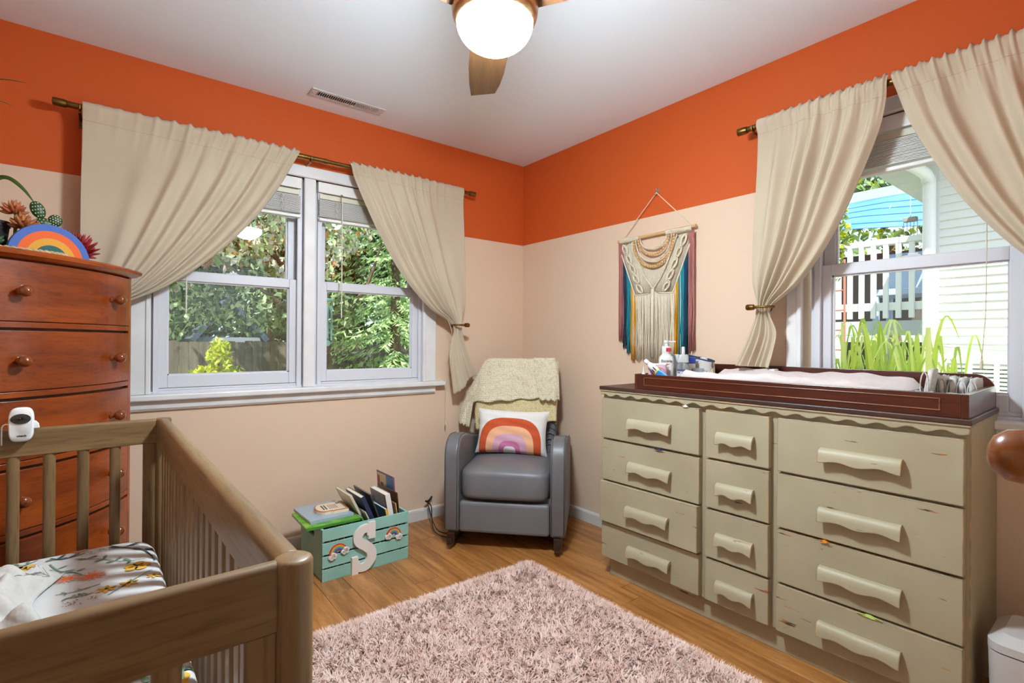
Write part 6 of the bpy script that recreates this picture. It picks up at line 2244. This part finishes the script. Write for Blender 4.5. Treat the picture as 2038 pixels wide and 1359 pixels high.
# wind chime under the eave
t = thing('wind_chime', 'pale teal wind chime hanging outside the double window', 'wind chime', (-1.232, 0.60, H - 0.001))
tm = mat('teal_metal', '8fc3c4', rough=0.3, metal=0.2)
G().tube([(0, 0, 0), (0, 0, -1.015)], 0.001, 5).build('string', cordm, t)
G().lathe([(0.030, -1.028), (0.036, -1.022), (0.036, -1.014), (0.028, -1.010)], 24).build('ring', tm, t, smooth='auto')
for i in range(6):
    a = 2 * PI * i / 6 + 0.2
    L_ = 0.17 + 0.014 * i
    c = G().tube([(0.028 * math.cos(a), 0.028 * math.sin(a), -1.055), (0.028 * math.cos(a), 0.028 * math.sin(a), -1.055 - L_)], 0.0065, 10).build('chime_tube', tm, t, smooth='auto')
    G().tube([(0.028 * math.cos(a), 0.028 * math.sin(a), -1.02), (0.028 * math.cos(a), 0.028 * math.sin(a), -1.06)], 0.0008, 4).build('string', cordm, t)
G().tube([(0, 0, -1.02), (0, 0, -1.30)], 0.0008, 4).build('string', cordm, t)
G().lathe([(0.020, -0.002), (0.020, 0.002)], 24, Matrix.Translation((0, 0, -1.315)) @ Matrix.Rotation(PI / 2, 4, 'X')).build('wind_sail', tm, t)

# ------------------------------------------------------------------ outside the right-hand window: clapboard wing, deck, canopy, plants
wh = mat('white_siding', 'e9ebe6', rough=0.5)
NH = thing('clapboard_wing', 'white clapboard house wing with corner board and downspout', 'house', (3.0, -1.70, GZ))
G().box(0.03, 2.2, -4.0, 0.0, 0, 3.19).build('wall', wh, NH)
sb = None
nb = 38
for i in range(nb):
    z = 0.62 + i * 0.0675
    if sb is None:
        sb = G().prism([(-0.020, 0.0), (-0.028, 0.002), (-0.009, 0.070), (0.03, 0.070), (0.03, 0.0)], -4.0, -0.06, 'xz').build('siding_board', wh, NH, loc=(0, 0, z))
    else:
        inst(sb, NH, (0, 0, z))
G().box(-0.034, 0.03, -0.09, 0.012, 0, 3.19).build('corner_board', mat('corner_white', 'dfe2df', rough=0.5), NH)
G().box(-0.012, 0.03, -4.0, -0.06, 0, 0.62).build('foundation', mat('foundation_white', 'e2e1db', rough=0.8), NH)
ds = crom([(-0.40, 0.30, 3.225), (-0.36, 0.12, 3.19), (-0.16, 0.0, 3.12), (-0.09, -0.03, 3.04), (-0.08, -0.035, 2.8), (-0.08, -0.035, 0.05)], 8)
G().tube(ds, 0.045, 10).build('downspout', mat('downspout_white', 'eef0ee', rough=0.35), NH, smooth=True)
G().box(-0.50, 2.3, -4.1, 0.34, 3.19, 3.27).build('soffit', mat('soffit_white', 'd9dbd8', rough=0.6), NH)
G().box(-0.58, -0.48, -4.1, 0.38, 3.17, 3.31).build('gutter', mat('gutter_white', 'dde0df', rough=0.4), NH, bevel=0.01)
G().tube(crom([(-0.045, -0.10, 1.68), (-0.045, -0.9, 1.65), (-0.045, -1.8, 1.74), (-0.045, -3.0, 1.70)], 8), 0.012, 6).build('wall_cable', mat('grey_cable', 'a8b0ac', rough=0.6), NH, smooth=True)
# window air conditioner at the wall
AC = thing('air_conditioner', 'white louvred air conditioner low on the clapboard wall', 'air conditioner', (2.86, -1.83, 0.62))
acm = mat('ac_white', 'dfe2dd', rough=0.45)
G().box(-0.12, 0.10, -1.0, 0.0, -1.0, 0.42).build('cabinet', acm, AC, bevel=0.01)
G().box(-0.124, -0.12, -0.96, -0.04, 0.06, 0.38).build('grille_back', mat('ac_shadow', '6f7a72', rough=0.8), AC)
lv0 = None
for i in range(10):
    z = 0.075 + i * 0.030
    if lv0 is None:
        lv0 = G().box(-0.136, -0.124, -0.96, -0.04, 0, 0.017).build('louvre', acm, AC, loc=(0, 0, z))
    else:
        inst(lv0, AC, (0, 0, z))
for i in range(7):
    G().box(-0.138, -0.124, -0.96 + i * 0.15, -0.93 + i * 0.15, 0.06, 0.38).build('grille_bar', acm, AC)

# raised deck with white railing
DK = thing('deck_railing', 'white deck railing with upright balusters behind the grass clump', 'railing', (4.6, -1.58, GZ))
dwm = mat('deck_white', 'e6e7e4', rough=0.5)
G().box(-0.06, 0.06, -0.1, 2.6, 2.83, 2.90).build('top_rail', dwm, DK, bevel=0.008)
G().box(-0.03, 0.03, -0.1, 2.6, 2.08, 2.17).build('bottom_rail', dwm, DK, bevel=0.004)
bal = None
for i in range(21):
    y_ = 0.0 + i * 0.120
    if bal is None:
        bal = G().box(-0.055, -0.015, -0.024, 0.024, 1.99, 2.85).build('baluster', dwm, DK, loc=(0, y_, 0))
    else:
        inst(bal, DK, (0, y_, 0))
DP = thing('deck_platform', 'grey deck platform with white skirt under the railing', 'deck', (4.6, -1.58, GZ))
G().box(-0.04, 3.0, -0.1, 2.6, 1.84, 1.94).build('deck_floor', mat('deck_grey', '9fa6a4', rough=0.8), DP)
G().box(-0.055, -0.035, -0.1, 2.6, 1.80, 1.96).build('fascia', mat('deck_fascia', 'aab4b4', rough=0.7), DP)
for i in range(6):
    G().box(-0.05, 0.05, 0.1 + i * 0.48, 0.2 + i * 0.48, 0, 1.80).build('post', dwm, DP)
G().box(0.5, 0.6, -0.1, 2.6, 0, 1.72).build('under_deck_wall', mat('deck_dark', '4a4740', rough=0.9), DP)
# dark house wall behind the deck, with a bench and a drum grill
t = thing('porch_back_wall', 'dark brown porch wall behind the deck railing', 'wall panel', (6.6, -1.60, GZ))
G().box(0, 0.1, 0, 3.4, 1.94, 3.05).build('panel', mat('porch_dark', '54504a', rough=0.9), t)
t = thing('deck_chair', 'pale blue deck chair behind the railing', 'chair', (5.5, -0.95, GZ + 1.942))
pbm = mat('pale_blue_plastic', 'a9bcd0', rough=0.5)
G().box(-0.3, 0.3, -0.3, 0.3, 0.36, 0.44).build('seat', pbm, t, bevel=0.01)
G().box(0.24, 0.32, -0.3, 0.3, 0.40, 0.95).build('backrest', pbm, t, bevel=0.01)
for a in (-0.26, 0.26):
    for c in (-0.26, 0.26):
        G().box(a - 0.03, a + 0.03, c - 0.03, c + 0.03, 0, 0.37).build('leg', pbm, t)
# blue canopy and dark ridge roof beyond
t = thing('blue_canopy', 'bright blue striped canopy stretched above the deck', 'canopy', (6.0, -1.25, GZ))
cb = mat('canopy_blue', '3f78d0', '5c92e0', scale=2, rough=0.7)
G().grid(lambda u, v_: (lerp(-0.9, 1.6, v_), lerp(-0.04, 3.8, u), lerp(3.12, 4.05, v_) + 0.10 * math.sin(u * PI) - 0.15 * abs(u - 0.25)), 20, 8).build('canopy_cloth', cb, t, smooth=True, solid=0.01)
for i in range(4):
    G().tube([(lerp(-0.9, 1.6, 0.12 + 0.2 * i) - 0.02, y_, lerp(3.12, 4.05, 0.12 + 0.2 * i) + 0.10 * math.sin((y_ + 0.04) / 3.84 * PI) - 0.15 * abs((y_ + 0.04) / 3.84 - 0.25) - 0.005) for y_ in [-0.04 + 3.84 * k / 12 for k in range(13)]], 0.014, 5).build('seam', mat('seam_blue', '1f56a8', rough=0.6), t)
for y_ in (0.0, 3.76):
    G().box(-0.94, -0.86, y_ - 0.04, y_ + 0.04, 1.942, 3.0).build('post', dwm, t)
    G().box(1.55, 1.65, y_ - 0.04, y_ + 0.04, 1.942, 3.9).build('post', dwm, t)
t = thing('pergola_beam', 'grey roof beam crossing above the blue canopy', 'beam', (8.1, -2.5, GZ))
G().box(0, 0.2, 0, 6.5, 4.22, 4.42).build('beam', mat('beam_grey', '9aa3aa', rough=0.7), t)
for y_ in (0.3, 6.2):
    G().box(0.02, 0.18, y_ - 0.08, y_ + 0.08, 0, 4.22).build('post', mat('beam_grey', '9aa3aa'), t)
t = thing('bird_feeder', 'small wire chime feeder hanging beside the canopy', 'bird feeder', (4.3, -1.27, 2.45))
G().box(-0.03, 0.03, -0.06, 0.06, 0, 0.05).build('body', mat('feeder_grey', '8a8a84', rough=0.6), t, bevel=0.008)
G().tube([(0, 0, 0.05), (0, 0, 0.62)], 0.004, 5).build('wire', mat('grey_cable', 'a8b0ac'), t)
for i in range(5):
    G().tube([(0, -0.06 + i * 0.03, 0.0), (0, -0.06 + i * 0.03, -0.15)], 0.003, 5).build('tube', mat('feeder_grey', '8a8a84'), t)
G().box(-0.015, 0.30, -0.015, 0.015, 0.62, 0.65).build('arm', mat('feeder_grey', '8a8a84'), t)
# red ladder trellis
t = thing('ladder_trellis', 'thin red ladder-shaped trellis at the left of the side window', 'trellis', (2.1, -1.33, GZ), math.radians(80))
rdm = mat('faded_red', 'b06a5a', rough=0.7)
for x_ in (-0.07, 0.07):
    G().tube([(x_ * 1.2, 0, 0), (x_, 0, 2.35)], 0.009, 6).build('rail', rdm, t)
for i in range(14):
    G().tube([(-0.075, 0, 0.25 + i * 0.155), (0.075, 0, 0.25 + i * 0.155)], 0.006, 6).build('rung', rdm, t)
leaf_cloud('vine_leaves', [bl[1], gc[0], bl[0]], t, [(0, 0, 2.6), (0.05, 0, 2.3)], [(0.10, 0.10, 0.26), (0.10, 0.08, 0.2)], 300, 0.05, 51)
# arching grass clump under the right-hand window
t = thing('ornamental_grass', 'tall arching bright green grass clump below the side window', 'grass clump', (1.62, -1.74, GZ))
gg1 = [leafm('blade_light', 'cade58', 0.5), leafm('blade_mid', 'a4c242', 0.5), leafm('blade_pale', 'e4ee94', 0.5)]
rr = random.Random(77)
for i in range(230):
    a = rr.uniform(0, 2 * PI)
    bx_, by_ = rr.uniform(-0.35, 0.35), rr.uniform(-0.36, 0.40)
    h = rr.uniform(1.30, 1.88)
    o_ = rr.uniform(0.15, 0.42)
    ca, sa = math.cos(a), math.sin(a)
    pts = [(bx_, by_, 0), (bx_ + 0.25 * o_ * ca, by_ + 0.25 * o_ * sa, h * 0.6), (bx_ + 0.65 * o_ * ca, by_ + 0.65 * o_ * sa, h * 0.98), (bx_ + o_ * ca, by_ + o_ * sa, h * rr.uniform(0.72, 0.98))]
    leaf_strip(G(), pts, rr.uniform(0.006, 0.013), 5).build('blade', gg1[i % 3], t, smooth=True, fix=False)
# trees behind the deck
for i, (x_, y_, lab) in enumerate(((11.5, 0.8, 'sunlit leafy tree above the blue canopy'), (12.5, 4.0, 'second leafy tree further left beyond the deck'))):
    t = thing('yard_tree', lab, 'tree', (x_, y_, GZ), 0, 'trees beyond the deck')
    trunk(t, [(0, 0, 0), (0, 0, 4.0)], 0.18, 0.1)
    leaf_cloud('foliage', [bl[1], gc[1], sc_cols[0], bl[4]], t, [(0, 0, 5.0), (0, -1.2, 6.2), (0, 1.2, 6.0), (0, 0, 7.4)], [(1.4, 1.8, 1.5), (1.4, 1.6, 1.5), (1.4, 1.6, 1.5), (1.2, 1.5, 1.3)], 4500, 0.14, 60 + i)
